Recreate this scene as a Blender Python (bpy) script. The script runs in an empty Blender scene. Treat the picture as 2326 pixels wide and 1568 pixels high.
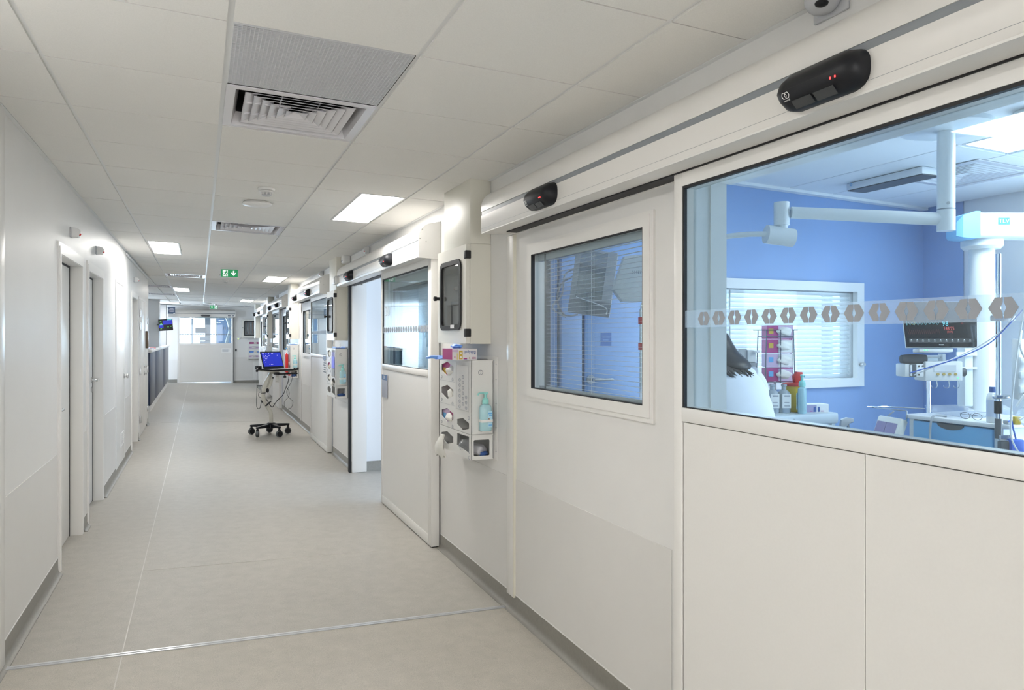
import bpy, bmesh, math, random
from mathutils import Vector, Matrix
random.seed(7)
PI = math.pi
SC = bpy.context.scene
COL = SC.collection
# ------------------------------------------------------------------ camera, world, exposure
A = 0.0295                                   # cross fall of floor and ceiling (metres per metre towards the right)
def zf(x): return -A * x                     # floor height
def zc(x): return 2.452 - A * x              # ceiling height
cam = bpy.data.cameras.new('camera'); camo = bpy.data.objects.new('camera', cam); COL.objects.link(camo)
camo.location = (0, 0, 1.47); camo.rotation_euler = (PI / 2, 0, -0.4031)
cam.sensor_width = 36; cam.lens = 25.723; cam.shift_y = -0.00804; cam.clip_start = 0.05; cam.clip_end = 200
SC.camera = camo
vs = SC.view_settings
vs.view_transform = 'Standard'; vs.look = 'None'; vs.exposure = 0.75; vs.gamma = 1.0; vs.use_curve_mapping = False
cy = SC.cycles
cy.use_denoising = True
try: cy.denoiser = 'OPENIMAGEDENOISE'
except Exception: pass
cy.max_bounces = 10; cy.diffuse_bounces = 5; cy.glossy_bounces = 5; cy.transparent_max_bounces = 24; cy.transmission_bounces = 8
cy.sample_clamp_indirect = 6.0; cy.caustics_reflective = False; cy.caustics_refractive = False
w = bpy.data.worlds.new('sky'); SC.world = w; w.use_nodes = True
bg = w.node_tree.nodes['Background']
bg.inputs[0].default_value = (0.66, 0.82, 1.0, 1); bg.inputs[1].default_value = 1.9
PANEL_LIGHT = 17.5                            # radiance of the ceiling panels
PANEL_COL = (1.0, 0.968, 0.925)
DAY_COL = (0.64, 0.78, 0.98)
def area(name, loc, rot, sx, sy, power, col):
    l = bpy.data.lights.new(name, 'AREA'); l.shape = 'RECTANGLE'; l.size = sx; l.size_y = sy; l.energy = power; l.color = col
    o = bpy.data.objects.new(name, l); COL.objects.link(o); o.location = loc; o.rotation_euler = rot
    return o
# daylight entering by the outer windows of the patient rooms (they look towards +X); blind backlight and rear fill are added
area('daylight_room_near', (4.60, 1.35, 1.40), (0, PI / 2, 0), 1.3, 2.2, 38, DAY_COL)
area('daylight_room_second', (4.60, 5.7, 1.62), (0, PI / 2, 0), 1.3, 2.6, 42, DAY_COL)
area('daylight_room_third', (4.60, 10.8, 1.62), (0, PI / 2, 0), 1.3, 2.6, 50, DAY_COL)
area('daylight_room_fourth', (4.60, 15.6, 1.62), (0, PI / 2, 0), 1.3, 2.6, 42, DAY_COL)
area('daylight_room_fifth', (4.60, 20.4, 1.62), (0, PI / 2, 0), 1.3, 2.6, 50, DAY_COL)
area('daylight_end_room', (-0.3, 30.9, 1.5), (-PI / 2, 0, 0), 2.2, 1.7, 420, (0.72, 0.86, 1.0))
area('blind_backlight', (3.45, 4.15, 1.5), (-PI / 2, 0, 0), 2.0, 0.75, 20, (0.85, 0.93, 1.0))  # added light floating behind the inner blind to brighten it, not a window
area('daylight_station', (-4.9, 23.5, 1.6), (0, -PI / 2, 0), 1.4, 2.8, 210, (0.66, 0.81, 1.0))
area('fill_behind_viewpoint', (0.4, -4.3, 1.35), (PI / 2, 0, 0), 2.1, 1.9, 42, (0.98, 0.98, 1.0))  # added fill behind the camera, lifts ceiling and walls; no window there
# ------------------------------------------------------------------ materials
MATS = {}
def mat(name, col, rough=0.5, metal=0.0, spec=0.5, emit=None, estr=0.0, noise=0.0, nscale=40.0, bump=0.0, bscale=300.0, alpha=1.0, speck=None, trans=0.0, coat=0.0):
    if name in MATS: return MATS[name]
    m = bpy.data.materials.new(name); m.use_nodes = True; nt = m.node_tree; b = nt.nodes['Principled BSDF']
    b.inputs['Base Color'].default_value = (*col, 1); b.inputs['Roughness'].default_value = rough; b.inputs['Metallic'].default_value = metal
    b.inputs['Specular IOR Level'].default_value = spec
    if coat: b.inputs['Coat Weight'].default_value = coat; b.inputs['Coat Roughness'].default_value = 0.1
    if emit: b.inputs['Emission Color'].default_value = (*emit, 1); b.inputs['Emission Strength'].default_value = estr
    if trans: b.inputs['Transmission Weight'].default_value = trans
    if alpha < 1: b.inputs['Alpha'].default_value = alpha
    tc = None
    if noise or bump or speck:
        tc = nt.nodes.new('ShaderNodeTexCoord')
    if noise:
        n = nt.nodes.new('ShaderNodeTexNoise'); n.inputs['Scale'].default_value = nscale; n.inputs['Detail'].default_value = 4
        nt.links.new(tc.outputs['Object'], n.inputs['Vector'])
        r = nt.nodes.new('ShaderNodeValToRGB'); e = r.color_ramp.elements
        e[0].position = 0.3; e[1].position = 0.7
        e[0].color = (*[c * (1 - noise) for c in col], 1); e[1].color = (*[min(1, c * (1 + noise)) for c in col], 1)
        nt.links.new(n.outputs['Fac'], r.inputs['Fac']); last = r.outputs['Color']
        if speck:
            v = nt.nodes.new('ShaderNodeTexNoise'); v.inputs['Scale'].default_value = speck; v.inputs['Detail'].default_value = 1
            nt.links.new(tc.outputs['Object'], v.inputs['Vector'])
            r2 = nt.nodes.new('ShaderNodeValToRGB'); e = r2.color_ramp.elements
            e[0].position = 0.36; e[1].position = 0.62; e[0].color = (0.80, 0.80, 0.80, 1); e[1].color = (1.06, 1.06, 1.06, 1)
            nt.links.new(v.outputs['Fac'], r2.inputs['Fac'])
            mx = nt.nodes.new('ShaderNodeMix'); mx.data_type = 'RGBA'; mx.blend_type = 'MULTIPLY'; mx.inputs['Factor'].default_value = 1
            nt.links.new(last, mx.inputs['A']); nt.links.new(r2.outputs['Color'], mx.inputs['B']); last = mx.outputs['Result']
        nt.links.new(last, b.inputs['Base Color'])
    if bump:
        n = nt.nodes.new('ShaderNodeTexNoise'); n.inputs['Scale'].default_value = bscale; n.inputs['Detail'].default_value = 3
        nt.links.new(tc.outputs['Object'], n.inputs['Vector'])
        bp = nt.nodes.new('ShaderNodeBump'); bp.inputs['Strength'].default_value = bump; bp.inputs['Distance'].default_value = 0.002
        nt.links.new(n.outputs['Fac'], bp.inputs['Height']); nt.links.new(bp.outputs['Normal'], b.inputs['Normal'])
    MATS[name] = m
    return m
def glass_mat(name, tint, rough=0.0, ior=1.45, diffuse=0.0, dcol=(1, 1, 1)):
    m = bpy.data.materials.new(name); m.use_nodes = True; nt = m.node_tree; nt.nodes.clear()
    out = nt.nodes.new('ShaderNodeOutputMaterial'); tr = nt.nodes.new('ShaderNodeBsdfTransparent'); gl = nt.nodes.new('ShaderNodeBsdfGlossy')
    tr.inputs[0].default_value = (*tint, 1); gl.inputs['Roughness'].default_value = rough
    lw = nt.nodes.new('ShaderNodeLayerWeight'); lw.inputs['Blend'].default_value = 0.5          # facing term, alike on both sides of the pane
    pw = nt.nodes.new('ShaderNodeMath'); pw.operation = 'POWER'; pw.inputs[1].default_value = 5.0; nt.links.new(lw.outputs['Facing'], pw.inputs[0])
    fr = nt.nodes.new('ShaderNodeMath'); fr.operation = 'MULTIPLY_ADD'; nt.links.new(pw.outputs[0], fr.inputs[0]); fr.inputs[1].default_value = 0.95; fr.inputs[2].default_value = ((ior - 1) / (ior + 1)) ** 2
    mx = nt.nodes.new('ShaderNodeMixShader'); nt.links.new(fr.outputs[0], mx.inputs[0]); nt.links.new(tr.outputs[0], mx.inputs[1]); nt.links.new(gl.outputs[0], mx.inputs[2])
    last = mx.outputs[0]
    if diffuse:
        df = nt.nodes.new('ShaderNodeBsdfDiffuse'); df.inputs[0].default_value = (*dcol, 1)
        tl = nt.nodes.new('ShaderNodeBsdfTranslucent'); tl.inputs[0].default_value = (*dcol, 1)
        ad = nt.nodes.new('ShaderNodeMixShader'); ad.inputs[0].default_value = 0.5; nt.links.new(df.outputs[0], ad.inputs[1]); nt.links.new(tl.outputs[0], ad.inputs[2])
        m2 = nt.nodes.new('ShaderNodeMixShader'); m2.inputs[0].default_value = diffuse
        nt.links.new(last, m2.inputs[1]); nt.links.new(ad.outputs[0], m2.inputs[2]); last = m2.outputs[0]
    nt.links.new(last, out.inputs[0]); MATS[name] = m
    return m
WALL = mat('wall_paint', (0.77, 0.765, 0.75), 0.42, spec=0.28, noise=0.012, nscale=3, bump=0.05, bscale=60)
SHEET = mat('wall_protection', (0.71, 0.70, 0.68), 0.38, noise=0.01, nscale=5)
TRIM = mat('white_trim', (0.80, 0.79, 0.765), 0.32)
BLUEWALL = mat('blue_wall', (0.25, 0.385, 0.66), 0.4, noise=0.03, nscale=4)
ROOMWHITE = mat('room_white', (0.78, 0.80, 0.82), 0.45)
TILE = mat('ceiling_tile', (0.84, 0.83, 0.80), 0.9, spec=0.2, noise=0.03, nscale=260, bump=0.12, bscale=500)
GRID = mat('ceiling_grid', (0.78, 0.785, 0.78), 0.35)
PLENUM = mat('plenum', (0.12, 0.12, 0.12), 0.9)
VINYL = mat('vinyl_floor', (0.45, 0.43, 0.39), 0.46, spec=0.22, noise=0.05, nscale=14, speck=420, bump=0.04, bscale=700)
VINYL2 = mat('vinyl_floor_near', (0.465, 0.437, 0.385), 0.46, spec=0.22, noise=0.05, nscale=14, speck=420, bump=0.04, bscale=700)
SKIRT = mat('vinyl_skirting', (0.235, 0.225, 0.20), 0.40, noise=0.06, nscale=60)
COVE = mat('vinyl_cove', (0.38, 0.365, 0.33), 0.3, noise=0.06, nscale=60)
WELD = mat('weld_line', (0.50, 0.48, 0.44), 0.3)
ALU = mat('aluminium', (0.62, 0.64, 0.66), 0.3, metal=0.85)
STEEL = mat('steel', (0.70, 0.70, 0.70), 0.22, metal=1.0)
CHROME = mat('chrome', (0.86, 0.87, 0.88), 0.10, metal=1.0)
BLACK = mat('black_plastic', (0.009, 0.010, 0.013), 0.42, spec=0.3)
RUBBER = mat('black_rubber', (0.012, 0.012, 0.014), 0.6)
LEAF = mat('door_leaf', (0.765, 0.755, 0.73), 0.38, noise=0.008, nscale=120)
HEADER = mat('header_cover', (0.775, 0.76, 0.73), 0.3)
GROOVE = mat('header_groove', (0.235, 0.255, 0.275), 0.35)
DUCT = mat('duct_cream', (0.70, 0.685, 0.61), 0.42)
CABW = mat('cabinet_cream', (0.74, 0.725, 0.66), 0.35)
WPLAST = mat('white_plastic', (0.80, 0.80, 0.79), 0.35)
GPLAST = mat('grey_plastic', (0.50, 0.51, 0.53), 0.45)
DARKGREY = mat('dark_grey', (0.10, 0.105, 0.11), 0.45)
MIDGREY = mat('mid_grey', (0.30, 0.31, 0.33), 0.5)
DIFF = mat('diffuser_metal', (0.72, 0.71, 0.74), 0.22)
LAMP = mat('lit_panel', (1, 1, 1), 0.5, emit=PANEL_COL, estr=PANEL_LIGHT)
NAVY = mat('navy_laminate', (0.012, 0.03, 0.085), 0.28)
GLASS = glass_mat('clear_glass', (0.90, 0.95, 0.97), ior=1.42)
GLASSC = glass_mat('clear_pane', (0.93, 0.95, 0.96), ior=1.42)
FROST = glass_mat('frost_band', (0.92, 0.96, 0.98), diffuse=0.20, dcol=(0.85, 0.88, 0.92))
WRAP = glass_mat('clear_wrap', (0.93, 0.94, 0.96), rough=0.12, diffuse=0.20, dcol=(0.9, 0.92, 0.95))
FILM = glass_mat('clear_film', (0.985, 0.985, 0.99), rough=0.05, diffuse=0.03, dcol=(0.9, 0.9, 0.92))
HEXG = mat('decal_grey', (0.30, 0.325, 0.36), 0.6)
TEAL = mat('teal_pump', (0.30, 0.70, 0.66), 0.35)
GEL = mat('teal_gel', (0.48, 0.76, 0.83), 0.2, trans=0.1)
RED = mat('red_plastic', (0.62, 0.03, 0.03), 0.4)
YELLOW = mat('yellow_plastic', (0.80, 0.55, 0.05), 0.4)
GLOVEBLUE = mat('blue_nitrile', (0.16, 0.36, 0.86), 0.4)
GLOVEW = mat('white_latex', (0.80, 0.79, 0.74), 0.5)
PAPER = mat('paper_white', (0.86, 0.86, 0.85), 0.6)
PRINT = mat('print_dark', (0.10, 0.11, 0.16), 0.6)
PRINTGREY = mat('print_grey', (0.34, 0.36, 0.42), 0.6)
MAGENTA = mat('print_magenta', (0.45, 0.06, 0.24), 0.5)
LILAC = mat('print_lilac', (0.66, 0.50, 0.70), 0.5)
OCHRE = mat('print_ochre', (0.62, 0.42, 0.06), 0.5)
PBLUE = mat('print_blue', (0.05, 0.12, 0.36), 0.5)
SKYB = mat('print_sky_blue', (0.15, 0.45, 0.80), 0.5)
SIGNBLUE = mat('sign_blue', (0.035, 0.065, 0.125), 0.45)
SIGNGREEN = mat('exit_green', (0.01, 0.30, 0.10), 0.4, emit=(0.02, 0.42, 0.14), estr=0.2)
SIGNWHITE = mat('exit_white', (0.9, 0.9, 0.9), 0.4, emit=(1, 1, 1), estr=0.4)
LEDRED = mat('red_led', (0.6, 0.02, 0.02), 0.4, emit=(1, 0.05, 0.05), estr=2.0)
LEDGREEN = mat('green_led', (0.05, 0.6, 0.1), 0.4, emit=(0.1, 1, 0.2), estr=2.0)
SCREENBLUE = mat('screen_blue', (0.01, 0.01, 0.1), 0.2, emit=(0.015, 0.035, 0.70), estr=0.42)
SCREENCYAN = mat('screen_cyan', (0.02, 0.1, 0.1), 0.3, emit=(0.25, 0.75, 0.85), estr=0.6)
SCREENRED = mat('screen_red', (0.1, 0.02, 0.02), 0.3, emit=(0.75, 0.13, 0.12), estr=0.6)
SCREENDIMRED = mat('screen_dim_red', (0.1, 0.02, 0.02), 0.3, emit=(0.22, 0.05, 0.05), estr=0.6)
SCREENGREEN = mat('screen_green', (0.02, 0.1, 0.02), 0.3, emit=(0.15, 0.8, 0.15), estr=0.6)
SCREENWHITE = mat('screen_white', (0.4, 0.4, 0.4), 0.3, emit=(0.8, 0.8, 0.8), estr=0.45)
SCREENBLACK = mat('screen_black', (0.012, 0.013, 0.016), 0.12)
PUTTY = mat('cart_putty', (0.56, 0.55, 0.49), 0.4)
SLATLIT = glass_mat('blind_translucent', (0.3, 0.3, 0.3), rough=0.5, diffuse=0.92, dcol=(0.86, 0.88, 0.90))
SLAT = mat('blind_slat', (0.70, 0.72, 0.74), 0.35)
BLUEDRAWER = mat('blue_drawer', (0.20, 0.50, 0.80), 0.35)
TROLLEY = mat('trolley_grey_blue', (0.62, 0.68, 0.72), 0.4)
BROWN = mat('bronze_plate', (0.11, 0.075, 0.045), 0.4)
CAPBLUE = mat('cap_blue', (0.22, 0.55, 0.88), 0.4)
LAMPWHITE = mat('lamp_white', (0.80, 0.83, 0.84), 0.3)
# ------------------------------------------------------------------ mesh builder
class MB:
    def __init__(s, M=None): s.bm = bmesh.new(); s.M = M
    def _add(s, vs, fs):
        b = [s.bm.verts.new(v) for v in vs]; out = []
        for f in fs:
            try: out.append(s.bm.faces.new([b[i] for i in f]))
            except ValueError: pass
        return b, out
    def box(s, x0, x1, y0, y1, z0, z1, bev=0.0, sl=False, seg=2):
        if x0 > x1: x0, x1 = x1, x0
        if y0 > y1: y0, y1 = y1, y0
        if z0 > z1: z0, z1 = z1, z0
        k = (lambda x: -A * x) if sl else (lambda x: 0)
        vs = [(x, y, z + k(x)) for x in (x0, x1) for y in (y0, y1) for z in (z0, z1)]
        b, fs = s._add(vs, [(0, 1, 3, 2), (4, 6, 7, 5), (0, 4, 5, 1), (2, 3, 7, 6), (0, 2, 6, 4), (1, 5, 7, 3)])
        if bev:
            bev = min(bev, 0.45 * min(x1 - x0, y1 - y0, z1 - z0))
            ed = {e for f in fs for e in f.edges}
            bmesh.ops.bevel(s.bm, geom=list(ed), offset=bev, segments=seg, profile=0.5, affect='EDGES')
        return s
    def prism(s, poly, ax, a0, a1, bev=0.0):
        def P(u, v, w): return {'x': (w, u, v), 'y': (u, w, v), 'z': (u, v, w)}[ax]
        n = len(poly)
        vs = [P(u, v, a0) for u, v in poly] + [P(u, v, a1) for u, v in poly]
        fs = [tuple(range(n)), tuple(range(2 * n - 1, n - 1, -1))] + [(i, i + n, (i + 1) % n + n, (i + 1) % n) for i in range(n)]
        b, f = s._add(vs, fs)
        if bev: bmesh.ops.bevel(s.bm, geom=list({e for q in f[:2] for e in q.edges}), offset=bev, segments=2, profile=0.5, affect='EDGES')
        return s
    def plate(s, outer, holes, ax, a0, a1):
        def P(u, v, w): return {'x': (w, u, v), 'y': (u, w, v), 'z': (u, v, w)}[ax]
        b2 = bmesh.new(); ed = []
        for lp in [outer] + list(holes):
            v = [b2.verts.new(P(u, q, a0)) for u, q in lp]
            ed += [b2.edges.new((v[i], v[(i + 1) % len(v)])) for i in range(len(v))]
        bmesh.ops.triangle_fill(b2, use_beauty=True, use_dissolve=False, edges=ed)
        g = bmesh.ops.extrude_face_region(b2, geom=list(b2.faces))
        d = Vector(P(0, 0, a1)) - Vector(P(0, 0, a0))
        bmesh.ops.translate(b2, verts=[e for e in g['geom'] if isinstance(e, bmesh.types.BMVert)], vec=d)
        me = bpy.data.meshes.new('t'); b2.to_mesh(me); b2.free(); s.bm.from_mesh(me); bpy.data.meshes.remove(me)
        return s
    def cyl(s, p0, p1, r0, r1=None, n=16):
        r1 = r0 if r1 is None else r1
        p0, p1 = Vector(p0), Vector(p1); d = (p1 - p0).normalized()
        a = d.orthogonal().normalized(); b = d.cross(a)
        vs = [p0 + (a * math.cos(t) + b * math.sin(t)) * r0 for t in [2 * PI * i / n for i in range(n)]]
        vs += [p1 + (a * math.cos(t) + b * math.sin(t)) * r1 for t in [2 * PI * i / n for i in range(n)]]
        s._add(vs, [(i, (i + 1) % n, (i + 1) % n + n, i + n) for i in range(n)] + [tuple(range(n - 1, -1, -1)), tuple(range(n, 2 * n))])
        return s
    def tube(s, pts, r, n=8, radii=None):
        pts = [Vector(p) for p in pts]; m = len(pts); vs = []; prev = None
        for i, p in enumerate(pts):
            t = (pts[min(i + 1, m - 1)] - pts[max(i - 1, 0)]).normalized()
            a = t.orthogonal().normalized() if prev is None else (prev - t * prev.dot(t)).normalized()
            prev = a; b = t.cross(a); rr = radii[i] if radii else r
            vs += [p + (a * math.cos(q) + b * math.sin(q)) * rr for q in [2 * PI * k / n for k in range(n)]]
        fs = [(i * n + k, i * n + (k + 1) % n, (i + 1) * n + (k + 1) % n, (i + 1) * n + k) for i in range(m - 1) for k in range(n)]
        fs += [tuple(range(n - 1, -1, -1)), tuple(range((m - 1) * n, m * n))]
        s._add(vs, fs); return s
    def lathe(s, c, prof, n=24, axis='z', sx=1.0, sy=1.0):
        c = Vector(c); vs = []; fs = []; m = len(prof)
        for i in range(n):
            t = 2 * PI * i / n
            for r, z in prof:
                u, v = r * math.cos(t) * sx, r * math.sin(t) * sy
                vs.append(c + Vector({'z': (u, v, z), 'y': (u, z, v), 'x': (z, u, v)}[axis]))
        for i in range(n):
            j = (i + 1) % n
            for k in range(m - 1): fs.append((i * m + k, j * m + k, j * m + k + 1, i * m + k + 1))
        if prof[0][0] > 1e-6: fs.append(tuple(i * m for i in range(n)))
        if prof[-1][0] > 1e-6: fs.append(tuple(i * m + m - 1 for i in range(n)))
        s._add(vs, fs); bmesh.ops.remove_doubles(s.bm, verts=s.bm.verts, dist=1e-6); return s
    def sphere(s, c, r, sx=1, sy=1, sz=1, n=16):
        g = bmesh.ops.create_uvsphere(s.bm, u_segments=n, v_segments=max(6, n // 2), radius=r)
        for v in g['verts']: v.co = Vector((v.co.x * sx, v.co.y * sy, v.co.z * sz)) + Vector(c)
        return s
    def quad(s, *p): s._add(list(p), [tuple(range(len(p)))]); return s
    def loft(s, rings, cap=True):
        n = len(rings[0]); vs = [p for r in rings for p in r]
        fs = [(i * n + k, i * n + (k + 1) % n, (i + 1) * n + (k + 1) % n, (i + 1) * n + k) for i in range(len(rings) - 1) for k in range(n)]
        if cap: fs += [tuple(range(n - 1, -1, -1)), tuple(range((len(rings) - 1) * n, len(rings) * n))]
        s._add(vs, fs); return s
    def build(s, name, m, parent=None, smooth=38, kind=None):
        if s.M is not None: bmesh.ops.transform(s.bm, matrix=s.M, verts=s.bm.verts)
        bmesh.ops.recalc_face_normals(s.bm, faces=s.bm.faces)
        vs = [v.co for v in s.bm.verts]
        if parent is None:
            lo = Vector([min(v[i] for v in vs) for i in range(3)]); hi = Vector([max(v[i] for v in vs) for i in range(3)])
            org = Vector(((lo.x + hi.x) / 2, (lo.y + hi.y) / 2, lo.z))
        else: org = origin(parent)
        bmesh.ops.translate(s.bm, verts=s.bm.verts, vec=-org)
        me = bpy.data.meshes.new(name); s.bm.to_mesh(me); s.bm.free()
        if smooth:
            me.polygons.foreach_set('use_smooth', [True] * len(me.polygons)); me.set_sharp_from_angle(angle=math.radians(smooth))
        for mm in (m if isinstance(m, (list, tuple)) else [m]): me.materials.append(mm)
        o = bpy.data.objects.new(name, me); COL.objects.link(o)
        if parent is None: o.location = org
        else: o.parent = parent
        if kind: o['kind'] = kind
        return o
ORG = {}
def origin(o):
    v = Vector(o.location)
    while o.parent: o = o.parent; v += Vector(o.location)
    return v
def tag(o, label, cat, group=None, kind=None):
    if label: o['label'] = label
    if cat: o['category'] = cat
    if group: o['group'] = group
    if kind: o['kind'] = kind
    return o
def thing(name, loc, label, cat, group=None):
    o = bpy.data.objects.new(name, None); COL.objects.link(o); o.location = loc; o.empty_display_size = 0.1
    return tag(o, label, cat, group)
def struct(name, mb, m, parent=None):
    o = mb.build(name, m, parent)
    if parent is None: o['kind'] = 'structure'
    return o
def sroot(name, loc, label=None):
    o = bpy.data.objects.new(name, None); COL.objects.link(o); o.location = loc; o['kind'] = 'structure'
    if label: o['label'] = label
    return o
def copy_tree(o, parent=None):
    c = o.copy(); COL.objects.link(c)
    if parent: c.parent = parent
    for ch in list(o.children): copy_tree(ch, c)
    return c
def rrect(u0, u1, v0, v1, r, n=5):
    out = []
    for cu, cv, a0 in ((u1 - r, v1 - r, 0), (u0 + r, v1 - r, PI / 2), (u0 + r, v0 + r, PI), (u1 - r, v0 + r, 1.5 * PI)):
        for i in range(n + 1):
            t = a0 + PI / 2 * i / n; out.append((cu + r * math.cos(t), cv + r * math.sin(t)))
    return out
def rect(u0, u1, v0, v1): return [(u0, v0), (u1, v0), (u1, v1), (u0, v1)]
FONT = None
def text_mb(body, size, org, right, up, thick=0.0006, align='CENTER', space=1.0, xs=1.0):
    """lettering as a thin flat mesh; right / up are the directions of the line and of the letters' height"""
    cu = bpy.data.curves.new('lettering', 'FONT'); cu.body = body; cu.size = size; cu.align_x = align; cu.align_y = 'CENTER'; cu.extrude = thick / 2
    cu.resolution_u = 2; cu.space_character = space
    o = bpy.data.objects.new('lettering', cu); COL.objects.link(o)
    me = bpy.data.meshes.new_from_object(o)
    r = Vector(right).normalized(); u = Vector(up).normalized(); n = r.cross(u)
    M = Matrix(((r.x * xs, u.x, n.x, org[0]), (r.y * xs, u.y, n.y, org[1]), (r.z * xs, u.z, n.z, org[2]), (0, 0, 0, 1)))
    me.transform(M); mb = MB(); mb.bm.from_mesh(me)
    bpy.data.objects.remove(o); bpy.data.curves.remove(cu); bpy.data.meshes.remove(me)
    return mb
# ------------------------------------------------------------------ floor
fm = MB(); fm.box(-5.2, 5.2, -4.6, 31.6, -0.12, 0, sl=True)
floor = struct('floor', fm, VINYL)
floor['label'] = 'grey beige speckled vinyl floor of the corridor and the rooms'
MB().box(-0.80, 1.595, -4.5, 3.78, 0.0, 0.0012, sl=True).build('vinyl_sheet', VINYL2, floor)
for (x0, x1, y0, y1) in ((-0.333, -0.328, 3.80, 24.5), (-0.33, -0.325, -4.0, 3.77), (-0.325, 1.2, 5.10, 5.104), (-0.6, 1.3, 13.7, 13.704)):
    MB().box(x0, x1, y0, y1, 0.0, 0.0016, sl=True).build('weld_seam', WELD, floor)
MB().box(-0.795, 1.58, 3.772, 3.806, 0.0, 0.005, sl=True).build('threshold_strip', ALU, floor)
MB().box(-0.795, 1.58, 3.786, 3.792, 0.005, 0.0062, sl=True).build('threshold_ridge', GPLAST, floor)
# ------------------------------------------------------------------ ceiling: slab, T-bars, every tile
XL, XR = -0.80, 1.595
GX = [XL, -0.514, 0.086, 0.686, 1.286, XR]
ROW0 = 2.418
slab = MB().box(-5.2, 5.2, -4.6, 31.6, 2.62, 2.74, sl=True)
ceiling = struct('ceiling', slab, PLENUM); ceiling['label'] = 'suspended ceiling of white square tiles above the corridor'
rows = range(-12, 42)
occupied = set()                              # (column, row) cells taken by a fitting
def cell(c, r): return GX[c], GX[c + 1], ROW0 + 0.6 * r, ROW0 + 0.6 * (r + 1)
LIGHTS = {(3, 4): 'R', (3, 5): 'R', (1, 10): 'L', (1, 11): 'L', (3, 16): 'R', (3, 17): 'R', (1, 23): 'L', (1, 24): 'L', (3, 29): 'R', (3, 30): 'R',
          (1, -2): 'L', (1, -1): 'L', (3, -8): 'R', (3, -7): 'R'}
FIT = {(2, 0), (2, 1), (2, 7), (1, 17), (1, 36), (0, 22), (0, 27)}
shared = {}
def tile(x0, x1, y0, y1):
    g = 0.009
    tilt = random.uniform(-0.0012, 0.0012)
    MB().box(x0 + g, x1 - g, y0 + 0.0035, y1 - 0.0035, 2.446 + tilt, 2.462 + tilt, sl=True).build('tile', TILE, ceiling, smooth=0)
for r in rows:
    for c in range(5):
        x0, x1, y0, y1 = cell(c, r)
        if y1 > 24.35: continue
        if (c, r) in FIT or (c == 0 and r in (34, 35)): continue
        if (c, r) in LIGHTS:
            if LIGHTS[(c, r)] == 'R': tile(x0, x0 + 0.289, y0, y1)
            else: tile(x0 + 0.311, x1, y0, y1)
            continue
        if c in (0, 4): tile(x0 + (0.012 if c == 0 else 0), x1 - (0.012 if c == 4 else 0), y0, y1)
        else: tile(x0, x1, y0, y1)
for x in GX[1:-1]:
    MB().box(x - 0.0115, x + 0.0115, -4.6, 24.4, 2.4535, 2.457, sl=True).box(x - 0.002, x + 0.002, -4.6, 24.4, 2.457, 2.50, sl=True).build('runner', GRID, ceiling, smooth=0)
tees = MB()
for r in rows:
    y = ROW0 + 0.6 * r
    if y < 24.4: tees.box(XL, XR, y - 0.009, y + 0.009, 2.454, 2.456, sl=True)
tees.build('cross_tee', GRID, ceiling, smooth=0)
MB().box(XL, XL + 0.02, -4.6, 13.66, 2.444, 2.447, sl=True).build('edge_trim', GRID, ceiling, smooth=0)
MB().box(XR - 0.02, XR, -4.6, 22.8, 2.444, 2.447, sl=True).build('edge_trim', GRID, ceiling, smooth=0)
MB().box(-0.525, -0.503, 13.66, 24.4, 2.444, 2.447, sl=True).build('edge_trim', GRID, ceiling, smooth=0)
# lower ceiling above the nurse station and flat ceilings in the rooms and the recess at the end
MB().box(-5.2, -1.10, 13.6, 25.5, 2.44, 2.452, sl=True).box(-1.10, -0.785, 13.6, 15.61, 2.44, 2.452, sl=True).box(-1.10, -0.785, 16.22, 18.61, 2.44, 2.452, sl=True).box(-1.10, -0.785, 19.22, 23.28, 2.44, 2.452, sl=True).box(-1.10, -0.785, 23.92, 25.5, 2.44, 2.452, sl=True).build('plasterboard', TILE, ceiling)
MB().box(-5.2, 2.4, 24.35, 25.5, 2.44, 2.452, sl=True).build('plasterboard', TILE, ceiling)
MB().box(1.595, 2.4, 22.8, 24.35, 2.44, 2.452, sl=True).build('plasterboard', TILE, ceiling)
# ------------------------------------------------------------------ patient rooms: ceiling, partitions, outer wall
ROOMTILE = mat('room_ceiling', (0.85, 0.86, 0.87), 0.7)
rc = MB().box(1.68, 4.72, -2.6, 3.55, 2.505, 2.52, sl=True)
rceil = struct('ceiling_room', rc, ROOMTILE); rceil['label'] = 'white panelled ceiling of the blue patient room'
for i, x in enumerate([1.70, 2.30, 2.85, 3.36, 3.72, 4.12]):
    x1 = [2.30, 2.85, 3.36, 3.72, 4.12, 4.60][i]
    for j in range(5):
        y0 = -2.4 + 1.2 * j; y1 = y0 + 1.2
        if i == 3 and j == 3: continue
        if j == 4: y1 = 3.52
        MB().box(x + 0.004, x1 - 0.004, y0 + 0.004, y1 - 0.004, 2.492, 2.505, bev=0.003, sl=True, seg=1).build('panel', ROOMTILE, rceil, smooth=0)
MB().box(1.70, 4.60, 3.50, 3.548, 2.475, 2.504, sl=True).build('cornice', ROOMTILE, rceil)
MB().box(1.68, 4.72, 3.75, 22.7, 2.505, 2.52, sl=True).build('panel', ROOMTILE, rceil)
HT = 2.60
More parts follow.
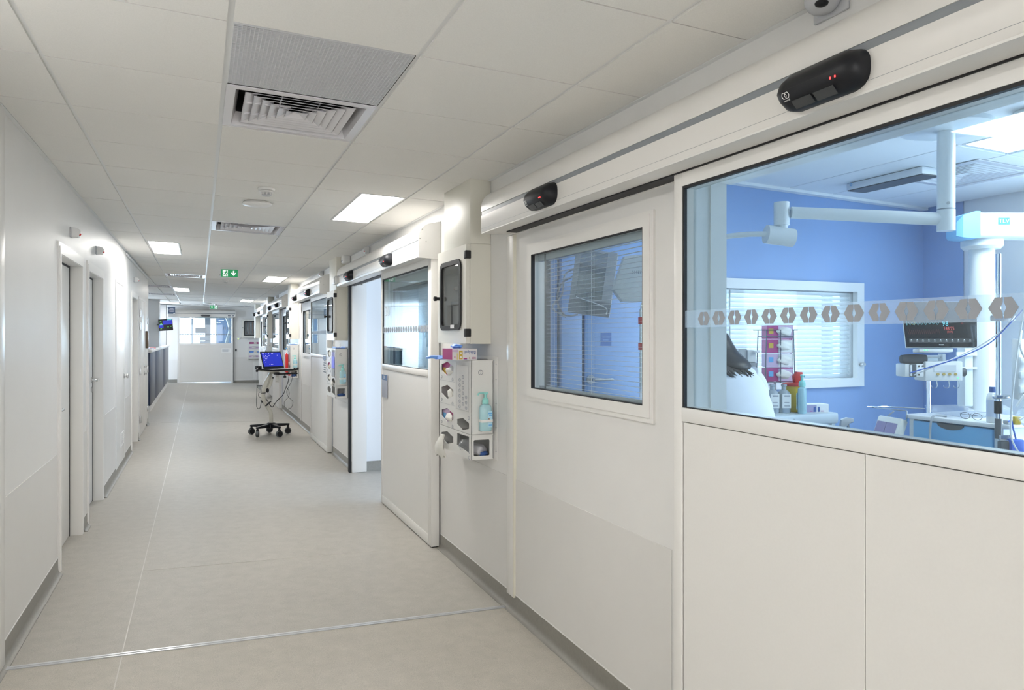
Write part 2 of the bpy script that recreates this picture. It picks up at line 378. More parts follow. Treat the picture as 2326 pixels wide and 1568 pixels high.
# wall between the near room and the next one: door, sign, window with blind
WIN_N = (2.46, 4.0, 1.20, 1.763)            # glazed part
wn = MB()
for (x0, x1, z0, z1) in ((1.675, 1.78, 0, HT), (1.78, 2.40, 2.06, HT), (2.40, WIN_N[0], 0, HT), (WIN_N[0], WIN_N[1], 0, WIN_N[2]), (WIN_N[0], WIN_N[1], WIN_N[3], HT), (WIN_N[1], 4.62, 0, HT)):
    if z1 > z0: wn.box(x0, x1, 3.55, 3.70, z0 - 0.2 if z0 == 0 else z0, z1)
wroom = struct('wall_room_back', wn, BLUEWALL); wroom['label'] = 'blue wall at the back of the near patient room'
d = sroot('door_5', (2.2, 3.55, 0), 'pale blue hinged door in the blue back wall of the near room')
BLUEDOOR = mat('pale_blue_door', (0.34, 0.52, 0.86), 0.35)
MB().box(1.945, 2.385, 3.535, 3.58, zf(2) + 0.01, 2.05, bev=0.003).build('leaf', BLUEDOOR, d)
MB().box(1.80, 1.925, 3.535, 3.58, zf(2) + 0.01, 2.05, bev=0.003).build('side_leaf', BLUEDOOR, d)
MB().box(1.927, 1.943, 3.55, 3.585, zf(2), 2.05).build('gap_seal', SIGNBLUE, d)
hd = MB().cyl((1.975, 3.535, 1.235), (1.975, 3.485, 1.235), 0.009).tube([(1.975, 3.487, 1.235), (2.0, 3.485, 1.235), (2.09, 3.485, 1.235)], 0.009).build('handle', STEEL, d)
MB().cyl((1.975, 3.536, 1.235), (1.975, 3.528, 1.235), 0.026).build('rose', STEEL, hd)
MB().cyl((1.975, 3.536, 1.15), (1.975, 3.526, 1.15), 0.022).build('lock_rose', STEEL, hd)
t = thing('door_sign', (2.075, 3.53, 1.42), 'dark blue square notice on the pale blue room door', 'sign')
MB().box(2.043, 2.107, 3.531, 3.535, 1.42, 1.492).build('plate', mat('notice_blue', (0.10, 0.22, 0.55), 0.4), t)
MB().box(2.052, 2.098, 3.530, 3.531, 1.465, 1.470).box(2.052, 2.09, 3.530, 3.531, 1.450, 1.454).build('print', BLUEDOOR, t)
# window 2 : white frame, blind
w2 = sroot('window_2', (3.3, 3.55, 1.15), 'white framed inner window with bright horizontal blind in the blue wall')
MB().plate(rect(2.41, 4.016, 1.145, 1.822), [rect(2.46, 3.956, 1.20, 1.763)], 'y', 3.515, 3.552).build('frame', WPLAST, w2)
MB().plate(rect(2.452, 4.008, 1.192, 1.771), [rect(2.462, 3.998, 1.202, 1.761)], 'y', 3.553, 3.699).build('reveal', MIDGREY, w2)
MB().box(WIN_N[0], WIN_N[1], 3.575, 3.579, WIN_N[2], WIN_N[3]).build('pane', GLASSC, w2)
for i in range(20):
    z = 1.212 + i * 0.0283
    MB(Matrix.Translation((0, 3.615, z)) @ Matrix.Rotation(0.75, 4, 'X') @ Matrix.Translation((0, -3.615, -z))).box(2.47, 3.985, 3.600, 3.630, z - 0.0006, z + 0.0006).build('slat', SLATLIT, w2, smooth=0)
MB().tube([(2.985, 3.60, 1.76), (2.985, 3.60, 1.25)], 0.0045).build('cord', WPLAST, w2)
MB().cyl((3.985, 3.515, 1.29), (3.985, 3.485, 1.29), 0.012).build('knob', STEEL, w2)
# far wall of the near room (x = 4.62), with the outer window out of frame to the right
wo = MB()
def outer(mb, y0, y1, holes):
    y = y0
    for a, b in holes:
        mb.box(4.62, 4.74, y, a, -0.3, HT); mb.box(4.62, 4.74, a, b, -0.3, 0.9); mb.box(4.62, 4.74, a, b, 2.25, HT); y = b
    mb.box(4.62, 4.74, y, y1, -0.3, HT)
outer(wo, -2.6, 22.8, [(0.25, 2.45), (4.4, 7.0), (9.5, 12.1), (14.3, 16.9), (19.1, 21.7)])
wout = struct('wall_outer', wo, ROOMWHITE)
MB().box(4.612, 4.62, 3.26, 3.55, -0.2, HT).build('blue_panel', BLUEWALL, wout)
MB().box(4.600, 4.62, 2.62, 3.24, -0.1, 2.36, bev=0.004).build('panel', ROOMWHITE, wout)
for i, (a, b) in enumerate([(0.25, 2.45), (4.4, 7.0), (9.5, 12.1), (14.3, 16.9), (19.1, 21.7)]):
    ww = sroot('window_%d' % (i + 3), (4.66, (a + b) / 2, 0.9), 'outer daylight window of a patient room')
    MB().plate(rect(a, b, 0.9, 2.25), [rect(a + 0.07, (a + b) / 2 - 0.04, 0.97, 2.18), rect((a + b) / 2 + 0.04, b - 0.07, 0.97, 2.18)], 'x', 4.63, 4.70).build('frame', WPLAST, ww)
    MB().box(4.66, 4.666, a + 0.06, b - 0.06, 0.96, 2.19).build('pane', GLASSC, ww)
# partitions
for nm, y0, y1, m in (('wall_room_front', -2.75, -2.6, BLUEWALL), ('wall_partition_1', 3.70, 3.76, ROOMWHITE), ('wall_partition_2', 8.30, 8.75, ROOMWHITE), ('wall_partition_3', 13.1, 13.5, ROOMWHITE), ('wall_partition_4', 17.75, 18.1, ROOMWHITE), ('wall_partition_5', 22.4, 22.8, ROOMWHITE)):
    if nm == 'wall_partition_1':
        mb = MB()
        for (x0, x1, z0, z1) in ((1.675, 2.46, -0.3, HT), (2.46, 4.0, -0.3, 1.2), (2.46, 4.0, 1.763, HT), (4.0, 4.62, -0.3, HT)): mb.box(x0, x1, y0, y1, z0, z1)
    else: mb = MB().box(1.675, 4.62, y0, y1, -0.3, HT)
    o = struct(nm, mb, m)
for y, s in ((8.295, -1), (13.095, -1), (17.745, -1)):
    MB().prism([(y, -0.15), (y, 0.055), (y - 0.004, 0.055), (y - 0.01, -0.02), (y - 0.03, -0.045), (y - 0.05, -0.07), (y - 0.05, -0.15)], 'x', 1.70, 4.6).build('baseboard_room', SKIRT, None)['kind'] = 'structure'
# ------------------------------------------------------------------ right wall of the corridor
DOORS = [(0.62, 2.18), (6.6, 8.2), (9.8, 11.25), (16.1, 17.55), (19.05, 20.45)]
WINS = [(2.413, 3.454), (5.25, 6.4), (11.6, 12.6), (14.75, 15.75), (20.75, 21.7)]
WZ0, WZ1 = 1.203, 1.896
def holed_wall(x0, x1, y0, y1, doors, wins, dz, wz0, wz1):
    mb = MB(); y = y0
    for a, b, k in sorted([(a, b, 'd') for a, b in doors] + [(a, b, 'w') for a, b in wins]):
        mb.box(x0, x1, y, a, -0.3, HT); mb.box(x0, x1, a, b, dz if k == 'd' else wz1, HT)
        if k == 'w': mb.box(x0, x1, a, b, -0.3, wz0)
        y = b
    mb.box(x0, x1, y, y1, -0.3, HT); return mb
wr = struct('wall_right', holed_wall(XR, XR + 0.08, -4.5, 22.75, DOORS, WINS, 2.06, WZ0, WZ1), WALL)
wr['label'] = 'white right hand corridor wall with the patient room fronts'
# strips beside the doors, protection sheets, wall panel seams
for i, (y0, y1) in enumerate(((3.690, 3.790), (12.86, 12.96))):
    MB().box(XR - 0.012, XR, y0, y1, 0.035, 2.03, bev=0.002).build('trim_%d' % (3 + i), TRIM)['kind'] = 'structure'
MB().box(XR - 0.016, XR, 3.680, 3.688, 0.04, 2.03).build('trim_5', mat('sealant', (0.72, 0.70, 0.60), 0.4))['kind'] = 'structure'
for y0, y1 in ((2.24, 3.68), (3.80, 5.03), (8.25, 9.66), (11.3, 12.85), (12.97, 14.5), (17.7, 18.95)):
    MB().box(XR - 0.004, XR, y0, y1, 0.045, 0.688, bev=0.001, seg=1).build('protection_sheet', SHEET, wr)
# thick posts between the openings
for y0, y1, x1 in ((2.19, 2.34, 1.79), (6.45, 6.59, 1.80), (8.2, 8.30, 1.72), (11.27, 11.4, 1.80), (9.68, 9.79, 1.72), (15.95, 16.09, 1.8), (20.46, 20.6, 1.8)):
    o = MB().box(XR + 0.003, x1, y0, y1, -0.1, 2.30, bev=0.003).build('post', TRIM, wr)
MB().box(1.60, 1.797, 2.185, 2.189, -0.1, 2.07).box(1.722, 1.729, 2.180, 2.185, -0.1, 2.07).build('post_lining', TRIM, wr)
MB().box(1.60, 1.82, 0.4, 2.185, 2.037, 2.30).build('lintel', TRIM, wr)
MB().box(1.722, 1.729, 0.4, 2.18, 2.032, 2.037).build('lintel_bead', TRIM, wr)
MB().box(1.523, 1.552, 8.195, 8.25, -0.04, 2.05, bev=0.003).build('trim_1', RUBBER)['kind'] = 'structure'
MB().box(1.556, 1.72, 8.185, 8.2, -0.045, 2.05, bev=0.004).build('trim_6', TRIM)['kind'] = 'structure'
# cove skirting on the right
def cove(xw, side, y0, y1, name, kindroot=True):
    # side = -1: wall on the right, floor to the left of it
    f = zf(xw)
    prof = [(xw, f - 0.02), (xw, f + 0.098), (xw + side * 0.005, f + 0.098), (xw + side * 0.006, f + 0.034)]
    for i in range(1, 7):
        t = PI / 2 * i / 6; prof.append((xw + side * (0.006 + 0.028 * (1 - math.cos(t))), f + 0.034 - 0.0315 * math.sin(t)))
    prof += [(xw + side * 0.036, f - 0.02)]
    root = MB().prism(prof, 'y', y0, y1).build(name, SKIRT); root['kind'] = 'structure'
    MB().box(xw + side * 0.001, xw + side * 0.0055, y0, y1, f + 0.098, f + 0.104).build('white_sealant', WPLAST, root)
    return root
for i, (y0, y1) in enumerate(((2.20, 3.785), (3.785, 5.04), (8.26, 9.68), (11.30, 16.05), (17.6, 19.0), (20.5, 22.75))):
    cove(XR, -1, y0, y1, 'baseboard_right')
cove(XR, -1, -4.4, 0.6, 'baseboard_right')
# ------------------------------------------------------------------ left wall
LD = [(5.262, 6.15), (6.50, 7.38), (10.40, 11.30)]
wl = struct('wall_left', holed_wall(XL - 0.14, XL, -4.5, 13.65, LD, [], 1.985, 0, 0), WALL)
wl['label'] = 'glossy white left hand corridor wall with the hinged doors'
MB().box(-0.835, -0.797, 13.55, 13.655, 0, 2.44, bev=0.004).build('corner_guard', TRIM, wl)
for y0, y1, z1 in ((3.83, 5.17, 0.757), (6.24, 6.42, 0.757), (7.47, 8.5, 0.757), (9.43, 10.3, 0.757)):
    MB().box(XL, XL + 0.004, y0, y1, 0.12, z1, bev=0.001, seg=1).build('protection_sheet', SHEET, wl)
MB().box(XL, XL + 0.014, 3.70, 3.822, 0.03, 2.47, bev=0.002).build('cover_strip', TRIM, wl)
for y0, y1 in ((-4.4, 3.79), (3.79, 5.18), (6.23, 6.43), (7.46, 10.32), (11.4, 11.56), (13.2, 13.6)):
    cove(XL, 1, y0, y1, 'baseboard_left')
def hinged(n, y0, y1, label, blue=False):
    r = sroot('door_%d' % n, (XL, (y0 + y1) / 2, zf(XL)), label)
    z1 = 1.985
    MB().box(XL - 0.115, XL - 0.07, y0 + 0.012, y1 - 0.026, zf(XL) + 0.008, z1 - 0.018, bev=0.002).build('leaf', LEAF, r)
    MB().plate([(y0, zf(XL)), (y0, z1), (y1, z1), (y1, zf(XL)), (y1 - 0.028, zf(XL)), (y1 - 0.028, z1 - 0.018), (y0 + 0.012, z1 - 0.018), (y0 + 0.012, zf(XL))], [], 'x', XL - 0.085, XL - 0.068).build('gasket', RUBBER, r)
    o = 0.07
    MB().plate([(y0 - o, zf(XL)), (y0 - o, z1 + o), (y1 + o, z1 + o), (y1 + o, zf(XL)), (y1 - 0.005, zf(XL)), (y1 - 0.005, z1 - 0.005), (y0 + 0.005, z1 - 0.005), (y0 + 0.005, zf(XL))], [], 'x', XL - 0.001, XL + 0.008).build('architrave', TRIM, r)
    MB().plate([(y0 - 0.045, zf(XL)), (y0 - 0.045, z1 + 0.045), (y1 + 0.045, z1 + 0.045), (y1 + 0.045, zf(XL)), (y1 - 0.002, zf(XL)), (y1 - 0.002, z1 - 0.002), (y0 + 0.002, z1 - 0.002), (y0 + 0.002, zf(XL))], [], 'x', XL + 0.008, XL + 0.013).build('architrave_bead', TRIM, r)
    MB().plate([(y0 - 0.001, zf(XL)), (y0 - 0.001, z1), (y1 + 0.001, z1), (y1 + 0.001, zf(XL)), (y1 - 0.004, zf(XL)), (y1 - 0.004, z1 - 0.004), (y0 + 0.004, z1 - 0.004), (y0 + 0.004, zf(XL))], [], 'x', XL - 0.14, XL).build('lining', TRIM, r)
    return r
def lever(root, y, z, dirn):
    x = XL - 0.07
    h = MB().cyl((x, y, z), (x + 0.05, y, z), 0.010).tube([(x + 0.048, y, z), (x + 0.056, y + dirn * 0.012, z), (x + 0.057, y + dirn * 0.11, z), (x + 0.045, y + dirn * 0.125, z)], 0.010, 10).build('lever_handle', STEEL, root)
    MB().cyl((x, y, z), (x + 0.008, y, z), 0.027).build('rose', STEEL, h)
    MB().cyl((x, y, z - 0.085), (x + 0.008, y, z - 0.085), 0.025).build('lock_cylinder', STEEL, h)
d1 = hinged(1, *LD[0], 'white hinged door nearest on the left wall, with a paper notice')
lever(d1, 5.37, 1.00, 1)
d2 = hinged(2, *LD[1], 'white hinged door second on the left wall, with steel lever handle')
lever(d2, 7.28, 1.095, -1)
d3 = hinged(3, *LD[2], 'white hinged door third on the left wall, before the double cupboard')
lever(d3, 10.5, 1.05, 1)
# notice in a holder on the first door
t = thing('notice_holder', (XL - 0.068, 5.42, 1.47), 'white paper notice in a holder on the nearest left door', 'notice')
MB().box(XL - 0.07, XL - 0.062, 5.29, 5.46, 1.47, 1.69, bev=0.002).build('frame', WPLAST, t)
MB().box(XL - 0.062, XL - 0.0615, 5.305, 5.43, 1.48, 1.68).build('paper', PAPER, t)
mb = MB()
for i in range(7): mb.box(XL - 0.0615, XL - 0.061, 5.33, 5.40 - 0.02 * (i % 3), 1.50 + i * 0.023, 1.508 + i * 0.023)
mb.build('print', PRINTGREY, t)
MB().box(XL + 0.001, XL + 0.022, 9.6, 13.5, 2.425, 2.447, bev=0.003).build('trim_2', WPLAST)['kind'] = 'structure'
# flush service panel (door 4) and the double cupboard (door 6)
d4 = sroot('door_4', (XL, 8.97, 0), 'flush white service door with a round knob on the left wall')
MB().box(XL, XL + 0.010, 8.53, 9.40, 0.10, 2.03, bev=0.002).build('leaf', TRIM, d4)
MB().plate([(8.50, 0.10), (8.50, 2.06), (9.43, 2.06), (9.43, 0.10), (9.405, 0.10), (9.405, 2.035), (8.525, 2.035), (8.525, 0.10)], [], 'x', XL, XL + 0.012).build('frame', WPLAST, d4)
kn = MB().lathe((XL + 0.01, 9.30, 1.03), [(0.027, 0), (0.03, 0.006), (0.018, 0.012), (0.018, 0.024), (0.028, 0.03), (0.028, 0.045), (0, 0.05)], 16, 'x').build('knob', STEEL, d4)
v = MB().plate(rect(8.95, 9.25, 0.27, 0.42), [rect(8.965, 9.235, 0.285, 0.405)], 'x', XL + 0.010, XL + 0.018).build('vent', WPLAST, d4)
mb = MB()
for i in range(6): mb.box(XL + 0.011, XL + 0.016, 8.962, 9.238, 0.293 + i * 0.019, 0.303 + i * 0.019)
mb.build('louvre', WPLAST, v)
c6 = sroot('door_6', (XL, 12.37, 0), 'tall white double cupboard doors with steel hinges on the left wall')
for y0, y1 in ((11.57, 12.36), (12.37, 13.18)): MB().box(XL - 0.002, XL + 0.018, y0, y1, 0.10, 2.0, bev=0.002).build('leaf', LEAF, c6)
MB().plate([(11.53, 0.06), (11.53, 2.035), (13.22, 2.035), (13.22, 0.06), (13.19, 0.06), (13.19, 2.005), (11.56, 2.005), (11.56, 0.06)], [], 'x', XL, XL + 0.014).build('frame', WPLAST, c6)
for y, zs in ((11.575, (1.80, 1.62, 0.98, 0.30)), (13.12, (1.72, 1.50, 0.95, 0.32))):
    for z in zs:
        h = MB().box(XL + 0.016, XL + 0.026, y - 0.03, y + 0.06, z - 0.05, z + 0.05, bev=0.003).build('hinge', STEEL, c6)
        MB().cyl((XL + 0.03, y, z - 0.05), (XL + 0.03, y, z + 0.05), 0.008).build('hinge_pin', STEEL, h)
for z in (1.02, 0.91): MB().lathe((XL + 0.018, 12.43, z), [(0.03, 0), (0.03, 0.008), (0.012, 0.012), (0.012, 0.03), (0.02, 0.034), (0, 0.036)], 14, 'x').build('lock', STEEL, c6)
t = thing('bronze_plate', (XL + 0.02, 12.9, 1.30), 'dark bronze coloured upright device on the double cupboard door', 'plate')
MB().box(XL + 0.018, XL + 0.05, 12.72, 12.96, 1.29, 1.56, bev=0.006).build('case', BROWN, t)
MB().box(XL + 0.05, XL + 0.054, 12.75, 12.93, 1.32, 1.53, bev=0.002).build('front_panel', mat('bronze_light', (0.28, 0.20, 0.13), 0.4), t)
# ------------------------------------------------------------------ end wall, end room, nurse station surroundings
EY = 25.4
we = MB()
for (x0, x1, z0, z1) in ((-5.2, -0.60, -0.3, HT), (-0.60, 0.96, 2.07, HT), (0.96, 2.5, -0.3, HT)): we.box(x0, x1, EY, EY + 0.15, z0, z1)
wend = struct('wall_end', we, WALL); wend['label'] = 'white wall at the far end of the corridor'
MB().box(-0.95, -0.66, EY - 0.004, EY, 0.1, 0.75).build('protection_sheet', SHEET, wend)
MB().box(1.05, 1.60, EY - 0.004, EY, 0.1, 0.80).build('protection_sheet', SHEET, wend)
for x0, x1 in ((-5.0, -0.66), (1.03, 2.4)):
    MB().box(x0, x1, EY - 0.012, EY, -0.1, zf((x0 + x1) / 2 if x0 > 0 else -0.8) + 0.10).build('baseboard_end', SKIRT)['kind'] = 'structure'
struct('wall_recess', MB().box(2.4, 2.5, 22.8, EY, -0.3, HT), WALL)
struct('wall_behind_camera', MB().box(-0.95, 1.7, -4.6, -4.5, -0.3, HT), WALL)
struct('wall_station', MB().box(-5.2, -0.94, 13.51, 13.65, -0.3, HT), WALL)
ws = MB()
for (y0, y1, z0, z1) in ((13.65, 21.9, -0.3, HT), (21.9, 25.1, -0.3, 0.9), (21.9, 25.1, 2.2, HT), (25.1, 25.4, -0.3, HT)): ws.box(-5.2, -5.08, y0, y1, z0, z1)
struct('wall_station_outer', ws, WALL)
# room beyond the end door, with a bright outer window
er = MB().box(-2.6, -2.5, EY, 30.6, -0.3, HT).box(3.4, 3.5, EY, 30.6, -0.3, HT)
for (x0, x1, z0, z1) in ((-2.6, -1.2, -0.3, HT), (-1.2, 0.62, -0.3, 0.75), (-1.2, 0.62, 2.25, HT), (0.62, 3.5, -0.3, HT)): er.box(x0, x1, 30.5, 30.6, z0, z1)
struct('wall_end_room', er, mat('end_room_blue', (0.50, 0.64, 0.86), 0.5))
w8 = sroot('window_8', (-0.3, 30.5, 0.75), 'bright outer window of the room beyond the end door')
MB().plate(rect(-1.2, 0.62, 0.75, 2.25), [rect(-1.13, -0.30, 0.82, 2.18), rect(-0.24, 0.56, 0.82, 2.18)], 'y', 30.5, 30.58).build('frame', WPLAST, w8)
MB().box(-1.15, 0.58, 30.54, 30.546, 0.8, 2.2).build('pane', GLASSC, w8)
# ------------------------------------------------------------------ sliding doors
def frost(mb, x, y0, y1, z0, z1): return mb.box(x, x + 0.0008, y0, y1, z0, z1)
def hexes(x, y0, y1, zc_, h, pitch, phase):
    mb = MB(); y = phase + pitch * math.ceil((y0 + 0.03 - phase) / pitch)
    R = 0.062
    while y < y1 - 0.03:
        # seen from the corridor, larger y lies to the left
        for sgn in (1, -1):
            pts = [(0.51, 0), (0.28, 0.5), (0.02, 0.5), (0.02, 0.25), (0.105, 0.0), (0.02, -0.25), (0.02, -0.5), (0.28, -0.5)]
            mb.prism([(y + sgn * u * R, zc_ + v * h) for u, v in pts], 'x', x, x + 0.0008)
        y += pitch
    return mb
def sliding(n, y0, y1, label, stile_near, stile_far, x0=1.522, number=None, seams=(), band=True):
    r = sroot('door_%d' % n, (x0 + 0.03, (y0 + y1) / 2, zf(1.55)), label)
    x1 = x0 + 0.062; zb = zf(1.55) + 0.008; zt = 2.045
    ya, yb = y0 + stile_near, y1 - stile_far
    Z0, Z1, Z2 = 1.178, 1.226, 1.99
    MB().box(x0, x1, y0, ya, zb, zt, bev=0.004).build('stile', TRIM, r)
    MB().box(x0, x1, yb, y1, zb, zt, bev=0.004).build('stile', TRIM, r)
    MB().box(x0 + 0.001, x1, ya, yb, Z2, zt).build('top_rail', TRIM, r)
    MB().box(x0 - 0.001, x1, ya, yb, Z0, Z1, bev=0.002).build('middle_rail', TRIM, r)
    MB().box(x0 + 0.0005, x1, ya, yb, zb, zb + 0.072, bev=0.002).build('bottom_rail', TRIM, r)
    MB().box(x0 + 0.012, x1 - 0.012, ya - 0.003, yb + 0.003, zb + 0.07, Z0).build('core', RUBBER, r)
    ys = [ya] + list(seams) + [yb]
    for a, b in zip(ys, ys[1:]):
        MB().box(x0 + 0.0045, x1 - 0.005, a + (0.001 if a != ya else 0.003), b - (0.001 if b != yb else 0.006), zb + 0.074, Z0 - 0.003, bev=0.001, seg=1).build('panel', LEAF, r)
    g = MB().plate(rect(ya, yb, Z1, Z2), [rect(ya + 0.006, yb - 0.007, Z1 + 0.003, Z2 - 0.009)], 'x', x0 + 0.004, x0 + 0.018).build('gasket', RUBBER, r)
    MB().plate(rect(ya, yb, Z1, Z2), [rect(ya + 0.005, yb - 0.006, Z1 + 0.0025, Z2 - 0.008)], 'x', x0 + 0.018, x1 - 0.004).build('spacer', TRIM, r)
    MB().box(x0 + 0.010, x0 + 0.016, ya + 0.005, yb - 0.006, Z1 + 0.002, Z2 - 0.008).build('pane', GLASS, r)
    MB().box(x1 - 0.016, x1 - 0.010, ya + 0.005, yb - 0.006, Z1 + 0.002, Z2 - 0.008).build('pane', GLASS, r)
    if band:
        frost(MB(), x0 + 0.0088, ya + 0.008, yb - 0.008, 1.5015, 1.5595).build('frosted_band', FROST, r)
        hexes(x0 + 0.0078, ya + 0.008, yb - 0.008, 1.5305, 0.044, 0.0757, 1.454 + 40 * 0.0757).build('hexagon_decal', HEXG, r)
    MB().box(x0 + 0.01, x1 - 0.01, y0 + 0.01, y1 - 0.01, zb - 0.006, zb + 0.004).build('bottom_seal', RUBBER, r)
    if number:
        text_mb(number, 0.12, (x0 + 0.0085, yb - 0.17, 1.69), (0, -1, 0), (0, 0, 1), xs=0.9).build('room_number', WPLAST, r)
    return r
sd = sliding(7, 0.60, 2.141, 'large glazed sliding door with grey hexagon band, nearest at right', 0.05, 0.046, x0=1.53, seams=(1.341,))
sB = sliding(8, 5.048, 6.629, 'glazed sliding door slid open, second room front on the right', 0.077, 0.05, number='310')
sC = sliding(9, 9.70, 11.27, 'closed glazed sliding door behind the laptop trolley, third room front', 0.06, 0.05)
sD = sliding(10, 16.02, 17.58, 'closed sliding door with sunlit glass, fourth room front on the right', 0.07, 0.05)
sE = sliding(11, 18.98, 20.5, 'farthest glazed sliding door on the right wall', 0.06, 0.05)
# number plate on the open door, timetable on the closed one
t = thing('door_plate', (1.52, 6.47, 0.93), 'small blue and grey door plate on the open sliding door', 'sign')
MB().box(1.517, 1.5225, 6.37, 6.565, 0.927, 1.13, bev=0.002).build('plate', mat('plate_grey', (0.40, 0.43, 0.52), 0.4), t)
MB().box(1.5162, 1.5172, 6.37, 6.565, 1.083, 1.13).build('blue_header', mat('plate_blue', (0.06, 0.15, 0.33), 0.4), t)
text_mb('310', 0.04, (1.516, 6.47, 1.106), (0, -1, 0), (0, 0, 1)).build('lettering', WPLAST, t)
t = thing('door_poster', (1.52, 9.85, 0.98), 'narrow photo poster on the closed door behind the laptop trolley', 'poster')
MB().box(1.519, 1.5225, 9.76, 10.02, 0.98, 1.22).build('sheet', PAPER, t)
mb = MB()
for i in range(6): mb.box(1.5182, 1.519, 9.78 + 0.03 * (i % 2), 10.0 - 0.02 * (i % 3), 0.995 + i * 0.03, 1.012 + i * 0.03)
mb.build('print', DARKGREY, t)
MB().box(1.5182, 1.519, 9.765, 10.015, 1.165, 1.215).build('blue_photo', SIGNBLUE, t)
# fixed glazed parts of the room fronts: frame, blind between two panes
def fixed_window(n, a, b, label, slats=32, cords=(), frame=True):
    r = sroot('window_%d' % n, (XR, (a + b) / 2, WZ0), label)
    o = 0.065
    MB().plate(rect(a - o, b + o, WZ0 - o, WZ1 + o * 0.9), [rect(a, b, WZ0, WZ1)], 'x', XR - 0.010, XR + 0.001).build('frame', TRIM, r)
    MB().plate(rect(a - 0.045, b + 0.045, WZ0 - 0.045, WZ1 + 0.045), [rect(a, b, WZ0, WZ1)], 'x', XR - 0.016, XR - 0.010).build('frame_bead', TRIM, r)
    MB().plate(rect(a - 0.001, b + 0.001, WZ0 - 0.001, WZ1 + 0.001), [rect(a + 0.004, b - 0.004, WZ0 + 0.004, WZ1 - 0.004)], 'x', XR - 0.015, XR + 0.005).build('gasket', RUBBER, r)
    MB().plate(rect(a - 0.001, b + 0.001, WZ0 - 0.001, WZ1 + 0.001), [rect(a + 0.003, b - 0.003, WZ0 + 0.003, WZ1 - 0.003)], 'x', XR + 0.005, XR + 0.08).build('reveal', TRIM, r)
    MB().box(XR + 0.006, XR + 0.011, a, b, WZ0, WZ1).build('pane', GLASS, r)
    MB().box(XR + 0.055, XR + 0.060, a, b, WZ0, WZ1).build('pane', GLASSC, r)
    MB().box(XR + 0.022, XR + 0.046, a + 0.01, b - 0.01, WZ1 - 0.035, WZ1 - 0.004).build('head_rail', GPLAST, r)
    MB().box(XR + 0.024, XR + 0.044, a + 0.01, b - 0.02, WZ0 + 0.004, WZ0 + 0.014).build('bottom_rail', GPLAST, r)
    MB().box(XR + 0.02, XR + 0.048, b - 0.10, b - 0.088, WZ0 + 0.003, WZ1 - 0.004).build('guide', DARKGREY, r)
    for i in range(slats):
        z = WZ0 + 0.022 + i * (WZ1 - WZ0 - 0.064) / (slats - 1)
        MB().box(XR + 0.026, XR + 0.042, a + 0.008, b - 0.09, z - 0.0005, z + 0.0005).build('slat', SLAT, r, smooth=0)
    for y in cords:
        MB().box(XR + 0.0235, XR + 0.0245, y - 0.0008, y + 0.0008, WZ0 + 0.01, WZ1 - 0.03).build('ladder_cord', WPLAST, r, smooth=0)
    return r
wa = fixed_window(1, *WINS[0], 'square window with open blind in the nearest white room front', 32, (3.30, 3.285, 3.26, 2.885, 2.862, 2.46, 2.448, 2.436))
fixed_window(9, *WINS[1], 'window with blind behind the open sliding door', 30, (5.5, 5.52, 6.1, 6.12))
fixed_window(10, *WINS[2], 'window of the third room front beyond the laptop trolley', 26)
fixed_window(11, *WINS[3], 'window of the fourth room front on the right wall', 20)
fixed_window(12, *WINS[4], 'farthest window of the room fronts on the right wall', 16)
# ------------------------------------------------------------------ door operator headers
def header(y0, y1, label, plate_near=False, sensors=()):
    t = thing('door_operator', (1.51, (y0 + y1) / 2, 2.03), label, 'door operator', 'door operator covers along the right wall')
    F = 1.432
    low = [(1.594, 2.032), (F, 2.040), (F, 2.138), (F + 0.012, 2.141), (1.594, 2.141)]
    # front cover with a rounded upper cover, a dark groove between them
    MB().prism([(F + 0.03, 2.046), (F + 0.002, 2.046), (F, 2.049), (F, 2.139), (F + 0.012, 2.1405), (1.594, 2.1405), (1.594, 2.046)], 'y', y0, y1).build('front_cover', HEADER, t)
    MB().box(F + 0.003, 1.594, y0 + 0.003, y1 - 0.003, 2.1405, 2.1615).build('groove', GROOVE, t)
    up = [(1.594, 2.1615), (F, 2.1615)]
    for i in range(0, 11):
        q = PI / 2 * i / 10; up.append((F + 0.112 * (1 - math.cos(q)), 2.185 + 0.098 * math.sin(q)))
    up += [(1.594, 2.298)]
    MB().prism(up, 'y', y0, y1).build('upper_cover', HEADER, t)
    MB().box(F + 0.002, 1.524, y0, y1, 2.0405, 2.046).build('soffit', TRIM, t)
    MB().box(1.526, 1.586, y0 + 0.1, y1 - 0.14, 2.036, 2.046).build('track', RUBBER, t)
    MB().box(1.587, 1.5945, y0, y1, 2.034, 2.046).build('back_profile', TRIM, t)
    MB().box(F - 0.0006, F, y0, y1, 2.0665, 2.0672).build('joint_line', GROOVE, t)
    if plate_near:
        pl = [(1.594, 2.026), (F - 0.004, 2.034), (F - 0.004, 2.175)]
        for i in range(1, 11):
            q = PI / 2 * i / 10; pl.append((F - 0.004 + 0.114 * (1 - math.cos(q)), 2.178 + 0.108 * math.sin(q)))
        pl += [(1.594, 2.302)]
        e = MB().prism(pl, 'y', y0 - 0.006, y0, bev=0.0015).build('end_plate', TRIM, t)
        for x, z in ((F + 0.006, 2.17), (F + 0.022, 2.235), (1.588, 2.292), (F + 0.05, 2.15)): MB().cyl((x, y0 - 0.009, z), (x, y0 - 0.005, z), 0.004, n=8).build('screw', STEEL, e)
    return t
